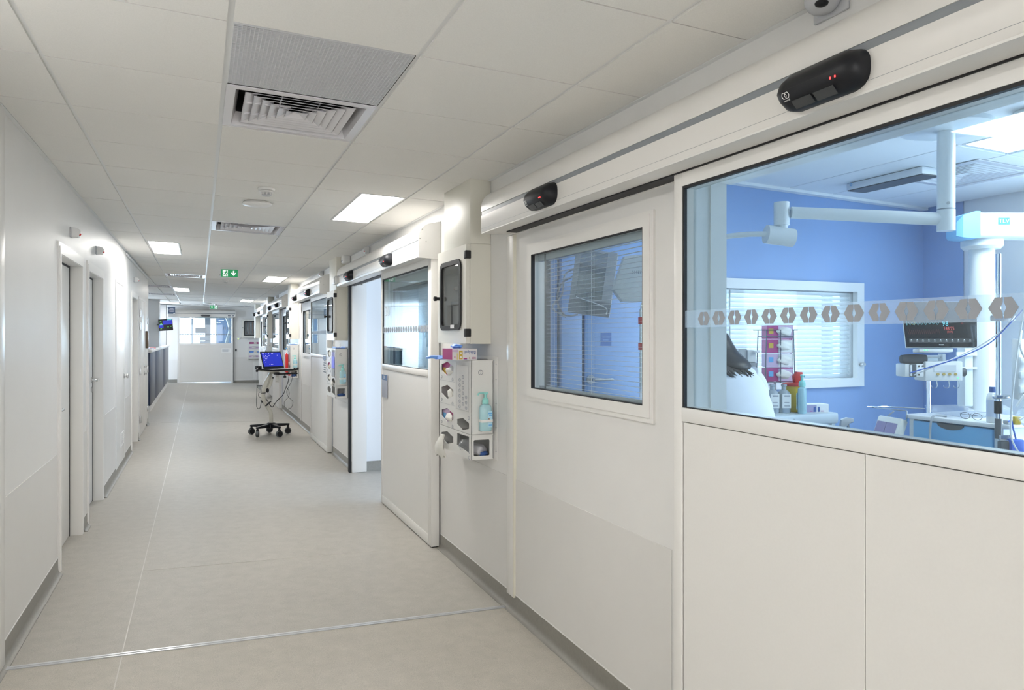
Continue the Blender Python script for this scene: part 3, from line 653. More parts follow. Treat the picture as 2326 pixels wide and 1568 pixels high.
def sensor(yc, label):
    t = thing('motion_sensor', (1.40, yc, 2.05), label, 'sensor', 'black radar sensors on the door operators')
    L = 0.127; z0 = 2.052; R = 0.051
    def ring(k):
        # profile across (x depth, z) scaled towards the rounded ends
        out = []
        for u, v in ((1.4318, 0.0), (1.405, -0.002), (1.378, 0.018), (1.366, 0.044), (1.374, 0.070), (1.398, 0.092), (1.4318, 0.100)):
            out.append((1.432 + (u - 1.432) * (0.35 + 0.65 * k), z0 + 0.05 + (v - 0.05) * k))
        return out
    ks = [(-1.0, 0.16), (-0.985, 0.42), (-0.95, 0.62), (-0.88, 0.80), (-0.78, 0.93), (-0.66, 1.0), (0.66, 1.0), (0.78, 0.93), (0.88, 0.80), (0.95, 0.62), (0.985, 0.42), (1.0, 0.16)]
    MB().loft([[(x, yc + a * L, z) for x, z in ring(k)] for a, k in ks]).build('housing', BLACK, t, smooth=50)
    MB().box(1.366, 1.3685, yc - 0.085, yc + 0.085, z0 + 0.0435, z0 + 0.045).build('seam', RUBBER, t)
    for s in (-1, 1):
        MB().prism([(1.3955, z0 - 0.0032), (1.3778, z0 + 0.0145), (1.3785, z0 + 0.0155), (1.397, z0 - 0.0022)], 'y', yc + s * 0.004, yc + s * 0.066).build('lens_window', mat('sensor_window', (0.05, 0.055, 0.06), 0.12), t)
    for k in (0, 0.014):
        MB().box(1.3682, 1.3704, yc - 0.068 - k, yc - 0.0655 - k, z0 + 0.027, z0 + 0.032).build('indicator', LEDRED, t)
    u = Vector((-0.42, 0, 0.908)); r = Vector((0, -1, 0)); g = Vector((1.3712, yc + 0.078, z0 + 0.032)) + Vector((-0.0009, 0, -0.0004))
    mb = MB()
    for k in (-1, 1):
        mb.tube([g + r * (k * 0.0045 + 0.0075 * math.cos(q)) + u * 0.0085 * math.sin(q) for q in [PI / 3 * i for i in range(7)]], 0.0009, 5)
    mb.build('emblem', WPLAST, t)
    text_mb('record', 0.0075, g - u * 0.0125 , r, u).build('lettering', WPLAST, t)
    return t
header(0.30, 3.794, 'long white rounded door operator cover above the nearest room front')
header(5.045, 8.43, 'white door operator cover above the open sliding door, end plate facing us', True)
header(9.74, 12.91, 'white door operator cover of the third room front, above the closed door', True)
header(14.52, 17.88, 'white door operator cover of the fourth room front, far along the right wall', True)
header(19.02, 22.2, 'farthest white door operator cover on the right wall', True)
for y, l in ((1.362, 'large black oblong motion sensor nearest at top right, above the glazed door'), (2.98, 'black oblong motion sensor above the square window with the blind'),
             (5.95, 'black motion sensor above the glass of the open sliding door'), (7.6, 'black motion sensor above the open doorway'),
             (10.75, 'nearer black motion sensor on the third door operator'), (12.3, 'farther black motion sensor on the third door operator'),
             (15.35, 'nearer black motion sensor on the fourth door operator'), (17.0, 'farther black motion sensor on the fourth door operator'),
             (20.2, 'nearer black motion sensor on the farthest door operator'), (21.9, 'last black motion sensor at the far end of the right wall')):
    sensor(y, l)
# ------------------------------------------------------------------ ceiling fittings
def light_panel(x0, x1, y0, y1, label, zz=2.452, frame=0.012):
    t = thing('ceiling_light', ((x0 + x1) / 2, (y0 + y1) / 2, zz - A * (x0 + x1) / 2), label, 'light', 'ceiling light panels')
    mb = MB(); z0, z1 = zz - 0.009, zz + 0.02
    mb.box(x0, x0 + frame, y0, y1, z0, z1, sl=True).box(x1 - frame, x1, y0, y1, z0, z1, sl=True).box(x0 + frame, x1 - frame, y0, y0 + frame, z0, z1, sl=True).box(x0 + frame, x1 - frame, y1 - frame, y1, z0, z1, sl=True)
    mb.build('frame', WPLAST, t, smooth=0)
    MB().box(x0 + frame, x1 - frame, y0 + frame, y1 - frame, z0 + 0.003, z1, sl=True).build('diffuser', LAMP, t, smooth=0)
    return t
for (c, r, side, lab) in ((3, 4, 'R', 'bright ceiling light panel nearest on the right, above the open sliding door'),
                          (1, 10, 'L', 'bright ceiling light panel on the left, before the nearer exit sign'),
                          (3, 16, 'R', 'small bright light panel to the right of the nearer exit sign'),
                          (1, 23, 'L', 'small bright light panel at the left, above the nurse station corner'),
                          (3, 29, 'R', 'last bright light panel before the end wall, on the right'),
                          (1, -2, 'L', 'light panel just above and behind the viewpoint on the left'),
                          (3, -8, 'R', 'light panel far behind the viewpoint on the right')):
    x0, x1, y0, _ = cell(c, r); y1 = y0 + 1.2
    if side == 'R': light_panel(x1 - 0.312, x1 - 0.008, y0 + 0.004, y1 - 0.004, lab)
    else: light_panel(x0 + 0.008, x0 + 0.312, y0 + 0.004, y1 - 0.004, lab)
light_panel(-1.16, -0.56, 23.3, 23.9, 'square light panel above the far end of the counter, near the hanging sign', zz=2.446)
light_panel(3.375, 3.705, 1.26, 2.39, 'long bright light panel in the ceiling of the blue patient room', zz=2.503)
# egg-crate grille
x0, x1, y0, y1 = cell(2, 0)
t = thing('ceiling_grille', ((x0 + x1) / 2, (y0 + y1) / 2, zc(0.386)), 'grey square egg crate air grille in the ceiling', 'air grille')
mb = MB(); n = 46
for i in range(n + 1):
    y = y0 + 0.012 + (y1 - y0 - 0.024) * i / n; mb.box(x0 + 0.012, x1 - 0.012, y - 0.0009, y + 0.0009, 2.447, 2.462, sl=True)
for i in range(n + 1):
    x = x0 + 0.012 + (x1 - x0 - 0.024) * i / n; mb.box(x - 0.0009, x + 0.0009, y0 + 0.012, y1 - 0.012, 2.447, 2.462, sl=True)
mb.build('egg_crate', mat('grille_alu', (0.72, 0.73, 0.75), 0.35), t, smooth=0)['kind'] = 'stuff'
MB().box(x0 + 0.01, x1 - 0.01, y0 + 0.01, y1 - 0.01, 2.475, 2.48, sl=True).build('backing', GPLAST, t)
MB().box(x1 - 0.011, x1 - 0.008, y0 + 0.01, y1 - 0.01, 2.447, 2.463, sl=True).build('edge', RUBBER, t)
# four-way diffusers: nested square cones
def diffuser(cx, cy_, size, label, zz=2.452, cones=6, grp='four way ceiling air diffusers'):
    h = size / 2; z = zz - A * cx
    t = thing('air_diffuser', (cx, cy_, z), label, 'air diffuser', grp)
    def ring(a, zz_): return [(cx + u * a, cy_ + v * a, zz_ - A * (u * a)) for u, v in ((-1, -1), (1, -1), (1, 1), (-1, 1))]
    f = MB()
    f.loft([ring(h, z - 0.002), ring(h, z - 0.006), ring(h - 0.035, z - 0.007), ring(h - 0.055, z + 0.05), ring(h - 0.05, z + 0.052), ring(h - 0.03, z + 0.0)], cap=False)
    f.build('frame', DIFF, t, smooth=0)
    MB().loft([ring(h - 0.050, z + 0.050), ring(h - 0.050, z + 0.13), ring(h - 0.055, z + 0.13), ring(0.001, z + 0.13)], cap=False).build('plenum_box', RUBBER, t, smooth=0)
    a = h - 0.072; step = a / (cones + 0.3)
    for i in range(cones):
        o = a - i * step; inn = o - 0.050
        if inn < 0.005: inn = 0.005
        MB().loft([ring(o, z - 0.003), ring(o, z - 0.001), ring(inn, z + 0.015), ring(max(0.003, inn - 0.0015), z + 0.0165), ring(o - 0.0025, z - 0.003)], cap=False).build('cone', DIFF, t, smooth=0)
    s = MB()
    for k in (-1, 1):
        for q in (0.35, -0.35):
            s.box(cx + q * a - 0.002, cx + q * a + 0.002, cy_ + k * 0.03, cy_ + k * (a - 0.01), z + 0.004, z + 0.014)
            s.box(cx + k * 0.03, cx + k * (a - 0.01), cy_ + q * a - 0.002, cy_ + q * a + 0.002, z + 0.004, z + 0.014)
    s.build('spacer', DIFF, t, smooth=0)
    return t
x0, x1, y0, y1 = cell(2, 1); diffuser((x0 + x1) / 2, (y0 + y1) / 2, 0.584, 'large square louvred air diffuser behind the egg crate grille')
x0, x1, y0, y1 = cell(2, 7); diffuser((x0 + x1) / 2, (y0 + y1) / 2, 0.584, 'square louvred air diffuser beyond the white disc on the ceiling')
x0, x1, y0, y1 = cell(1, 17); diffuser((x0 + x1) / 2, (y0 + y1) / 2, 0.584, 'shiny air diffuser left of the nearer exit sign')
x0, x1, y0, y1 = cell(1, 36); diffuser((x0 + x1) / 2, (y0 + y1) / 2, 0.584, 'farthest air diffuser, just before the end wall')
diffuser(-0.80, 15.918, 0.584, 'air diffuser over the near corner of the nurse station', zz=2.446)
diffuser(-0.80, 18.918, 0.584, 'air diffuser over the nurse station, farther than the counter corner', zz=2.446)
diffuser(3.92, 2.76, 0.50, 'air diffuser in the ceiling of the blue patient room', zz=2.492, cones=6)
# detectors and discs
def smoke(x, y, label, zz=2.446, s=1.0):
    z = zz - A * x
    t = thing('smoke_detector', (x, y, z - 0.05), label, 'detector', 'round white ceiling detectors')
    MB().lathe((x, y, z), [(0.05 * s, 0), (0.053 * s, -0.008), (0.050 * s, -0.018), (0, -0.018)], 24).build('base', WPLAST, t)
    MB().lathe((x, y, z - 0.018), [(0.035 * s, 0), (0.042 * s, -0.003), (0.043 * s, -0.012), (0.034 * s, -0.016), (0, -0.016)], 24).build('body', WPLAST, t)
    mb = MB()
    for i in range(8):
        q = 2 * PI * i / 8; mb.cyl((x + 0.03 * s * math.cos(q), y + 0.03 * s * math.sin(q), z - 0.034), (x + 0.028 * s * math.cos(q), y + 0.028 * s * math.sin(q), z - 0.048), 0.004, n=6)
    mb.build('cage', WPLAST, t)
    MB().lathe((x, y, z - 0.048), [(0, 0.004), (0.03 * s, 0.003), (0.032 * s, 0), (0.022 * s, -0.006), (0, -0.008)], 24).build('cap', GPLAST, t)
    return t
def disc(x, y, label):
    z = 2.446 - A * x
    t = thing('ceiling_disc', (x, y, z - 0.04), label, 'ceiling disc', 'flat white ceiling discs')
    MB().lathe((x, y, z), [(0.085, 0), (0.098, -0.008), (0.102, -0.018), (0.09, -0.026), (0, -0.032)], 32).build('dome', WPLAST, t)
    MB().lathe((x, y, z), [(0.06, 0.004), (0.06, -0.004), (0, -0.004)], 24).build('mount', GPLAST, t)
smoke(0.396, 4.98, 'white smoke detector nearest on the ceiling, past the big diffuser')
smoke(0.40, 13.3, 'white smoke detector behind the nearer exit sign')
smoke(0.42, 23.2, 'white smoke detector beside the far exit sign')
disc(0.376, 5.53, 'white domed disc on the ceiling just behind the nearest smoke detector')
disc(0.37, 12.2, 'white domed disc just beyond the nearer exit sign')
disc(0.2, 22.6, 'white domed disc near the end wall ceiling')
t = smoke(3.144, 1.93, 'white presence detector on the ceiling of the blue room', zz=2.492, s=1.25)
# wall sounder units (white, red lens)
def unit(x, y, z, sgn, label, big=0.6):
    t = thing('wall_indicator', (x, y, z - 0.04), label, 'indicator', 'small white wall indicators with red lens')
    s = sgn; b = big
    MB().box(x, x + s * 0.008, y - 0.055 * b, y + 0.055 * b, z - 0.06 * b, z + 0.055 * b, bev=0.003).build('base_plate', GPLAST, t)
    prof = [(x + s * 0.008, z + 0.052 * b), (x + s * 0.055 * b, z + 0.050 * b), (x + s * 0.088 * b, z + 0.036 * b), (x + s * 0.104 * b, z + 0.012 * b), (x + s * 0.104 * b, z - 0.012 * b), (x + s * 0.092 * b, z - 0.030 * b), (x + s * 0.080 * b, z - 0.055 * b), (x + s * 0.008, z - 0.057 * b)]
    MB().prism(prof, 'y', y - 0.046 * b, y + 0.046 * b, bev=0.0035).build('cover', WPLAST, t)
    MB().sphere((x + s * 0.096 * b, y - 0.030 * b, z - 0.024 * b), 0.015 * b, n=10).build('lens', RED, t)
unit(XL, 5.68, 2.172, 1, 'white wall indicator with red lens above the nearest left door')
unit(XL, 6.99, 2.194, 1, 'white wall indicator with red lens above the second left door')
unit(XL, 10.8, 2.222, 1, 'white wall indicator with red lens above the third left door')
unit(XR, 7.45, 2.355, -1, 'white wall indicator above the open doorway on the right')
unit(XR, 10.5, 2.36, -1, 'white wall indicator above the third door operator')
unit(XR, 16.9, 2.36, -1, 'white wall indicator above the fourth door operator')
t = thing('dome_indicator', (XR, 1.49, 2.36), 'grey dome with dark slit at the top edge, above the long header', 'indicator')
MB().sphere((XR - 0.035, 1.50, 2.392), 0.052, 0.85, 1.0, 0.85, 20).build('dome', GPLAST, t)
MB().box(XR - 0.01, XR, 1.44, 1.56, 2.345, 2.40, bev=0.004).build('base_plate', GPLAST, t)
MB().sphere((XR - 0.066, 1.475, 2.362), 0.018, 1, 1, 0.5, 12).build('slit', BLACK, t)
t = thing('junction_box', (1.40, 8.42, 2.08), 'small white switch box on the far end of the second door operator', 'switch box')
MB().box(1.392, 1.431, 8.34, 8.50, 2.065, 2.155, bev=0.006).build('case', WPLAST, t)
MB().box(1.3905, 1.392, 8.36, 8.40, 2.075, 2.145).build('slot', DARKGREY, t)
t = thing('beam_detector', (1.54, 8.5, 2.35), 'white rounded detector beside the second wall duct', 'detector')
MB().box(1.50, 1.594, 8.44, 8.57, 2.315, 2.415, bev=0.02, seg=3).build('case', WPLAST, t)
MB().box(1.497, 1.501, 8.47, 8.54, 2.335, 2.345).build('slot', MIDGREY, t)
# exit signs
def exit_sign(x0, x1, y, z0, z1, label, flip=False):
    t = thing('exit_sign', ((x0 + x1) / 2, y, z0), label, 'exit sign', 'green emergency exit signs')
    MB().box(x0 - 0.006, x1 + 0.006, y - 0.012, y + 0.025, z0 - 0.006, z1 + 0.014, bev=0.003).build('case', WPLAST, t)
    MB().box(x0, x1, y - 0.0135, y - 0.012, z0, z1).build('green_face', SIGNGREEN, t)
    w = x1 - x0; h = z1 - z0
    def X(u): return x0 + (1 - u if flip else u) * w
    def poly(mb, pts, dy=0.0): mb.prism([(X(u), z0 + v * h) for u, v in pts], 'y', y - 0.0145 - dy, y - 0.0135 - dy)
    m = MB(); poly(m, [(0.10, 0.08), (0.40, 0.08), (0.40, 0.92), (0.10, 0.92)]); m.build('doorway', SIGNWHITE, t)
    m = MB()
    for pts in ([(0.20, 0.62), (0.27, 0.70), (0.33, 0.62), (0.27, 0.38), (0.22, 0.40)], [(0.22, 0.42), (0.28, 0.42), (0.36, 0.28), (0.36, 0.08), (0.32, 0.08), (0.31, 0.25)],
                [(0.22, 0.42), (0.26, 0.38), (0.20, 0.22), (0.08, 0.16), (0.08, 0.23), (0.16, 0.28)], [(0.28, 0.66), (0.33, 0.66), (0.42, 0.50), (0.39, 0.46), (0.30, 0.54)], [(0.20, 0.64), (0.24, 0.68), (0.13, 0.52), (0.12, 0.40), (0.09, 0.42), (0.10, 0.54)]): poly(m, pts, 0.001)
    m.cyl((X(0.31), y - 0.0155, z0 + 0.78 * h), (X(0.31), y - 0.0145, z0 + 0.78 * h), 0.085 * h, n=12)
    m.build('running_figure', SIGNGREEN, t)
    m = MB(); poly(m, [(0.71, 0.84), (0.79, 0.84), (0.79, 0.50), (0.89, 0.60), (0.91, 0.52), (0.75, 0.14), (0.59, 0.52), (0.61, 0.60), (0.71, 0.50)]); m.build('arrow', SIGNWHITE, t)
    br = MB()
    for x in (x0 + 0.05, x1 - 0.05): br.cyl((x, y + 0.006, z1 + 0.01), (x, y + 0.006, zc(x) - 0.002), 0.004, n=8)
    br.build('hanger', STEEL, t)
exit_sign(0.275, 0.498, 11.2, 2.325, 2.430, 'green running figure exit sign hanging nearer in the corridor')
exit_sign(0.28, 0.495, 24.0, 2.325, 2.425, 'small green exit sign hanging before the end wall', True)
# ------------------------------------------------------------------ medical gas cabinets with their ducts
COPPER = mat('copper_pipe', (0.55, 0.30, 0.20), 0.35, metal=0.6)
def valve_cabinet(y0, label, duct_label, content=True, wd=0.555, blue=False):
    X0 = 1.464; z0, z1 = 1.428, 2.02; y1 = y0 + wd
    dt = MB().box(X0, XR - 0.0015, y0 + 0.001, y0 + 0.50, z1 + 0.001, zc(1.55) + 0.002, bev=0.002).build('wall_duct', DUCT)
    tag(dt, duct_label, 'duct', 'cream wall ducts above the valve cabinets')
    t = thing('valve_cabinet', (1.53, (y0 + y1) / 2, z0), label, 'cabinet', 'valve cabinets along the right wall')
    MB().box(X0, XR - 0.001, y0, y0 + 0.006, z0, z1).box(X0, XR - 0.001, y1 - 0.006, y1, z0, z1).box(X0, XR - 0.001, y0 + 0.006, y1 - 0.006, z0, z0 + 0.006).box(X0, XR - 0.001, y0 + 0.006, y1 - 0.006, z1 - 0.006, z1).box(XR - 0.008, XR - 0.001, y0 + 0.006, y1 - 0.006, z0 + 0.006, z1 - 0.006).build('body', DUCT, t)
    # door with a round-cornered window
    a, b, c, d = y0 + 0.10, y1 - 0.075, z0 + 0.098, z1 - 0.095
    dr = MB().plate(rrect(y0 + 0.004, y1 + 0.004, z0 + 0.002, z1 - 0.004, 0.004, 2), [rrect(a, b, c, d, 0.045)], 'x', X0 - 0.024, X0 - 0.001).build('door', CABW, t)
    MB().plate(rrect(a - 0.016, b + 0.016, c - 0.016, d + 0.016, 0.055), [rrect(a + 0.012, b - 0.012, c + 0.012, d - 0.012, 0.038)], 'x', X0 - 0.033, X0 - 0.018).build('gasket', RUBBER, dr)
    MB().plate(rrect(a + 0.002, b - 0.002, c + 0.002, d - 0.002, 0.042), [], 'x', X0 - 0.022, X0 - 0.018).build('pane', GLASSC, dr)
    for z in (z0 + 0.065, z1 - 0.065):
        MB().box(X0 - 0.031, X0 + 0.004, y0 - 0.006, y0 + 0.03, z - 0.024, z + 0.024, bev=0.004).build('hinge', RUBBER, t)
    MB().cyl((X0 - 0.024, y1 - 0.03, z0 + 0.29), (X0 - 0.052, y1 - 0.03, z0 + 0.29), 0.011).cyl((X0 - 0.045, y1 - 0.03, z0 + 0.29), (X0 - 0.062, y1 - 0.03, z0 + 0.29), 0.015).build('knob', RUBBER, dr)
    MB().box(X0 - 0.0345, X0 - 0.033, a + 0.10, a + 0.17, c - 0.004, c + 0.018).build('label_plate', PAPER, dr)
    xm = XR - 0.05
    MB().box(XR - 0.012, XR - 0.009, y0 + 0.01, y1 - 0.01, z0 + 0.01, z1 - 0.01).build('back_plate', GPLAST, t)
    MB().box(xm - 0.03, XR - 0.012, a - 0.02, b + 0.03, z0 + 0.01, z0 + 0.27).build('lower_plate', SIGNBLUE if blue else mat('taupe_plate', (0.36, 0.35, 0.33), 0.5), t)
    for i, (yy, m) in enumerate(((a + 0.07, COPPER), (a + 0.10, STEEL), (a + 0.13, COPPER))):
        MB().tube([(xm, yy, z1 - 0.02), (xm, yy, z0 + 0.16)], 0.008).build('pipe', m, t)
        MB().box(xm - 0.014, xm + 0.014, yy - 0.014, yy + 0.014, z0 + 0.24 - i * 0.03, z0 + 0.29 - i * 0.03, bev=0.003).build('valve', STEEL, t)
    MB().tube([(xm - 0.01, a + 0.20, z0 + 0.42), (xm - 0.01, a + 0.20, z0 + 0.34), (xm - 0.01, a + 0.17, z0 + 0.31), (xm - 0.01, a + 0.17, z0 + 0.27)], 0.009).build('hose', LILAC, t)
    return t
valve_cabinet(4.06, 'cream valve cabinet with black framed window nearest on the right wall', 'cream boxed wall duct above the nearest valve cabinet')
valve_cabinet(8.65, 'cream valve cabinet between the open doorway and the third front', 'cream boxed duct above the second valve cabinet', blue=True)
valve_cabinet(13.28, 'cream valve cabinet after the third front, beside the laptop trolley', 'cream boxed duct above the third valve cabinet')
valve_cabinet(17.92, 'cream valve cabinet far along the right wall, after the fourth front', 'cream boxed duct above the fourth valve cabinet')
dt = MB().box(1.464, XR - 0.0015, 22.18, 22.70, 1.43, zc(1.55) + 0.002, bev=0.003).build('wall_duct', DUCT); tag(dt, 'tall cream boxed duct at the far end of the right wall', 'duct')
# ------------------------------------------------------------------ protective equipment dispensers
CLEARBOX = mat('dispenser_white', (0.74, 0.74, 0.72), 0.35)
def crumple(mb, c, s, seed=1, n=14, flat=1.0):
    rnd = random.Random(seed)
    b0 = len(mb.bm.verts)
    g = bmesh.ops.create_icosphere(mb.bm, subdivisions=3, radius=1)
    ph = [rnd.uniform(0, 6.3) for _ in range(6)]
    for v in g['verts']:
        p = v.co.copy(); k = 1 + 0.20 * math.sin(3.1 * p.x + ph[0]) * math.sin(3.7 * p.y + ph[1]) + 0.10 * math.sin(5.3 * p.z + ph[2] + 3 * p.x) + 0.05 * math.sin(9 * p.y + 5 * p.x + ph[3])
        v.co = Vector((p.x * s[0] * k, p.y * s[1] * k, p.z * s[2] * k)) + Vector(c)
    return mb
def bottle(parent_or_none, x, y, z, h=0.15, w=0.036, d=0.026, label='', strap=True, printm=True, yaw=0.0):
    t = thing('pump_bottle', (x, y, z), label, 'bottle', 'teal hand rub bottles')
    M = Matrix.Translation((x, y, z)) @ Matrix.Rotation(yaw, 4, 'Z')
    def ell(k, zz, p=2.6, n=20):
        out = []
        for i in range(n):
            q = 2 * PI * i / n; cx_, sy_ = math.cos(q), math.sin(q)
            out.append((math.copysign(abs(cx_) ** (2 / p), cx_) * w * k, math.copysign(abs(sy_) ** (2 / p), sy_) * d * k, zz))
        return out
    MB(M).loft([ell(0.90, 0), ell(1, 0.006), ell(1, 0.125), ell(0.94, 0.140), ell(0.70, h), ell(0.40, h + 0.005), ell(0.40, h + 0.012)]).build('body', GEL, t)
    p = MB(M).lathe((0, 0, h + 0.006), [(0.019, 0), (0.019, 0.020), (0.014, 0.030), (0.008, 0.034), (0.007, 0.058), (0, 0.058)], 16).box(-0.014, 0.014, -0.008, 0.008, h + 0.062, h + 0.073, bev=0.003)
    p.tube([(0, 0, h + 0.068), (-0.03, 0, h + 0.069), (-0.043, 0, h + 0.066), (-0.047, 0, h + 0.056)], 0.0045, 8); p.build('pump', TEAL, t)
    lb = MB(M).box(0.004, w * 0.93, -d - 0.0012, -d + 0.001, 0.022, 0.115).build('label', mat('label_pale', (0.46, 0.72, 0.86), 0.4), t)
    MB(M).box(0.008, 0.03, -d - 0.0018, -d - 0.001, 0.098, 0.106).box(0.012, 0.03, -d - 0.0018, -d - 0.001, 0.086, 0.092).box(0.010, 0.03, -d - 0.0018, -d - 0.001, 0.032, 0.038).build('print', SKYB, lb)
    MB(M).prism([(0.006, 0.075), (0.014, 0.074), (0.022, 0.064), (0.030, 0.055), (0.026, 0.052), (0.016, 0.056), (0.008, 0.064)], 'y', -d - 0.0022, -d - 0.001).build('hand_print', mat('print_skin', (0.36, 0.25, 0.18), 0.6), lb)
    return t
def dispenser(y0, label, num, contents, right='holder', bag=True):
    X0 = 1.444; y1 = y0 + 0.60
    t = thing('glove_dispenser', (1.52, y0 + 0.3, 0.754), label, 'dispenser', 'glove dispensers along the right wall')
    zt, zm, zb = 1.333, 0.900, 0.754
    ym = y0 + 0.275                       # border between the two columns of openings
    # front plate facing the corridor, with its openings
    def penta(ya, yb, za, zb_):
        return [(ya, za + (zb_ - za) * 0.72), (ya, za + (zb_ - za) * 0.30), ((ya + yb) / 2, za), (yb, za + (zb_ - za) * 0.34), (yb, za + (zb_ - za) * 0.76), ((ya + yb) / 2, zb_)]
    L = (y0 + 0.325, y0 + 0.565)
    hol = [penta(L[0], L[1], 1.222, 1.312), penta(L[0], L[1], 1.075, 1.165), penta(L[0], L[1], 0.930, 1.018), penta(y0 + 0.035, y0 + 0.25, 0.912, 0.985)]
    low = [penta(L[0], L[1], 0.790, 0.870), [(y0 + 0.035, 0.79), (y0 + 0.255, 0.81), (y0 + 0.255, 0.882), (y0 + 0.035, 0.886)]]
    MB().plate(rect(y0, y1, zm + 0.002, zt), hol, 'x', X0, X0 + 0.004).build('front_plate', CLEARBOX, t)
    MB().plate(rect(y0, y1, zb, zm - 0.002), low, 'x', X0, X0 + 0.004).build('bin_front', CLEARBOX, t)
    MB().box(X0 + 0.001, XR - 0.016, y0, y0 + 0.004, zm + 0.002, zt).build('side_plate', CLEARBOX, t)
    MB().plate(rect(X0 + 0.001, XR - 0.016, zb, zm - 0.002), [rrect(X0 + 0.016, XR - 0.036, zb + 0.022, zm - 0.030, 0.008, 3)], 'y', y0, y0 + 0.004).build('bin_side', CLEARBOX, t)
    MB().box(X0 + 0.002, XR - 0.006, y1 - 0.004, y1, zb, zt).build('far_plate', CLEARBOX, t)
    MB().box(X0 + 0.002, XR - 0.006, y0 + 0.004, y1, zt - 0.005, zt).build('top_plate', CLEARBOX, t)
    MB().box(X0 + 0.003, XR - 0.006, y0 + 0.003, y1, zb, zb + 0.003).box(X0 + 0.006, XR - 0.006, y0 + 0.003, y1, zm - 0.004, zm).build('shelf', CLEARBOX, t)
    MB().box(XR - 0.012, XR - 0.0055, y0 + 0.002, y1, zb, zt).build('back', mat('dispenser_inner', (0.42, 0.42, 0.42), 0.6), t)
    MB().box(XR - 0.005, XR - 0.0008, y0 - 0.045, y1, zb - 0.006, zt + 0.02, bev=0.001).build('mounting_plate', CLEARBOX, t)
    mb = MB()
    for i, z in enumerate((0.80, 0.94, 1.08, 1.22, 1.31)): MB().cyl((XR - 0.007, y0 - 0.026, z), (XR - 0.005, y0 - 0.026, z), 0.0035, n=8).build('screw', PRINT, t)
    for z in (1.19, 1.043): MB().box(X0 - 0.0006, X0, ym + 0.02, y1, z - 0.0012, z + 0.0012).build('joint', GPLAST, t)
    for (yy, zz) in ((L[1] - 0.005, 1.212), (L[0] + 0.01, 1.205), (L[1] - 0.005, 1.065), (L[0] + 0.01, 1.055), (L[1] - 0.005, 0.92), (L[0] + 0.01, 0.912), (y0 + 0.04, 0.995), (y0 + 0.03, 0.80), (y0 + 0.03, 0.765)):
        MB().tube([(X0 - 0.0004, yy + 0.012 * math.cos(q), zz + 0.010 * math.sin(q)) for q in [2 * PI * i / 10 for i in range(11)]], 0.0013, 5).build('pictogram', PRINTGREY, t)
    # numbered ring on the side plate
    yc = y0 - 0.0005; cx, cz = 1.503, 1.262
    MB().tube([(cx + 0.0135 * math.cos(q), yc, cz + 0.0135 * math.sin(q)) for q in [2 * PI * i / 20 for i in range(21)]], 0.0012, 6).build('ring_mark', PRINT, t)
    text_mb(num, 0.022, (cx, yc, cz), (1, 0, 0), (0, 0, 1)).build('number_mark', PRINT, t)
    # bottle holder strap
    MB().plate(rrect(1.485, 1.562, -0.058 + y0, y0 - 0.0005, 0.012, 3), [rrect(1.487, 1.560, -0.056 + y0, y0 - 0.0025, 0.011, 3)], 'z', 0.976, 0.992).build('bottle_strap', WPLAST, t)
    MB().box(1.49, 1.557, y0 - 0.056, y0, 0.921, 0.925).build('bottle_rest', CLEARBOX, t)
    if right == 'holder':
        h = MB().box(X0 - 0.004, X0 - 0.002, y0 + 0.03, y0 + 0.265, 1.03, 1.318).build('document_holder', FILM, t)
        MB().box(X0 - 0.0022, X0 - 0.0012, y0 + 0.04, y0 + 0.25, 1.035, 1.30).build('sheet', PAPER, h)
        mb = MB()
        for c_, off in ((0, 0.075), (1, 0.13), (2, 0.19)):
            for i in range(6 if c_ else 3):
                zz = 1.05 + i * 0.032 + (0.02 if c_ == 1 else 0)
                mb.tube([(X0 - 0.0045, y0 + off + 0.014 * math.cos(q), zz + 0.010 * math.sin(q)) for q in [2 * PI * k / 8 for k in range(9)]], 0.0012, 4)
        mb.build('print', PRINTGREY, h)
    elif right == 'bluesheet':
        h = MB().box(X0 - 0.004, X0 - 0.002, y0 + 0.03, y0 + 0.245, 1.0, 1.318).build('document_holder', FILM, t)
        MB().box(X0 - 0.0055, X0 - 0.0045, y0 + 0.035, y0 + 0.24, 1.10, 1.235).build('blue_sheet', mat('sheet_blue', (0.16, 0.18, 0.85), 0.5), h)
        MB().box(X0 - 0.0055, X0 - 0.0045, y0 + 0.035, y0 + 0.24, 1.01, 1.095).build('photo_sheet', MIDGREY, h)
    MB().box(X0 + 0.005, XR - 0.013, ym + 0.012, ym + 0.015, zm + 0.002, zt - 0.006).build('divider', CLEARBOX, t)
    # contents, seen in the openings
    k = 0
    for za, zb_, kind in zip((1.222, 1.075, 0.930), (1.312, 1.165, 1.018), contents):
        if kind == 'box':
            b = thing('glove_box', (1.51, y0 + 0.445, za - 0.02), 'glove carton behind the %s opening of %s' % (('top', 'middle', 'lower')[k], label.split(',')[0]), 'carton')
            MB().box(X0 + 0.012, XR - 0.03, L[0] - 0.03, L[1] + 0.02, za - 0.022, zb_ + 0.012).build('carton', MAGENTA, b)
            MB().box(X0 + 0.0112, X0 + 0.012, L[0] - 0.01, L[0] + 0.10, za, zb_).build('printed_panel', LILAC, b)
            MB().box(X0 + 0.0108, X0 + 0.0115, L[1] - 0.05, L[1], za, za + 0.05).build('yellow_panel', OCHRE, b)
            crumple(MB(), (X0 + 0.008, L[0] + 0.09, (za + zb_) / 2 - 0.012), (0.02, 0.06, 0.026), 3 + k).build('glove', GLOVEW, b)
        elif kind == 'glove':
            b = crumple(MB(), (X0 + 0.012, (L[0] + L[1]) / 2 - 0.03, (za + zb_) / 2 - 0.004), (0.022, 0.075, 0.034), 8 + k).build('glove', GLOVEW)
            tag(b, 'white glove showing in the %s opening of %s' % (('top', 'middle', 'lower')[k], label.split(',')[0]), 'glove')
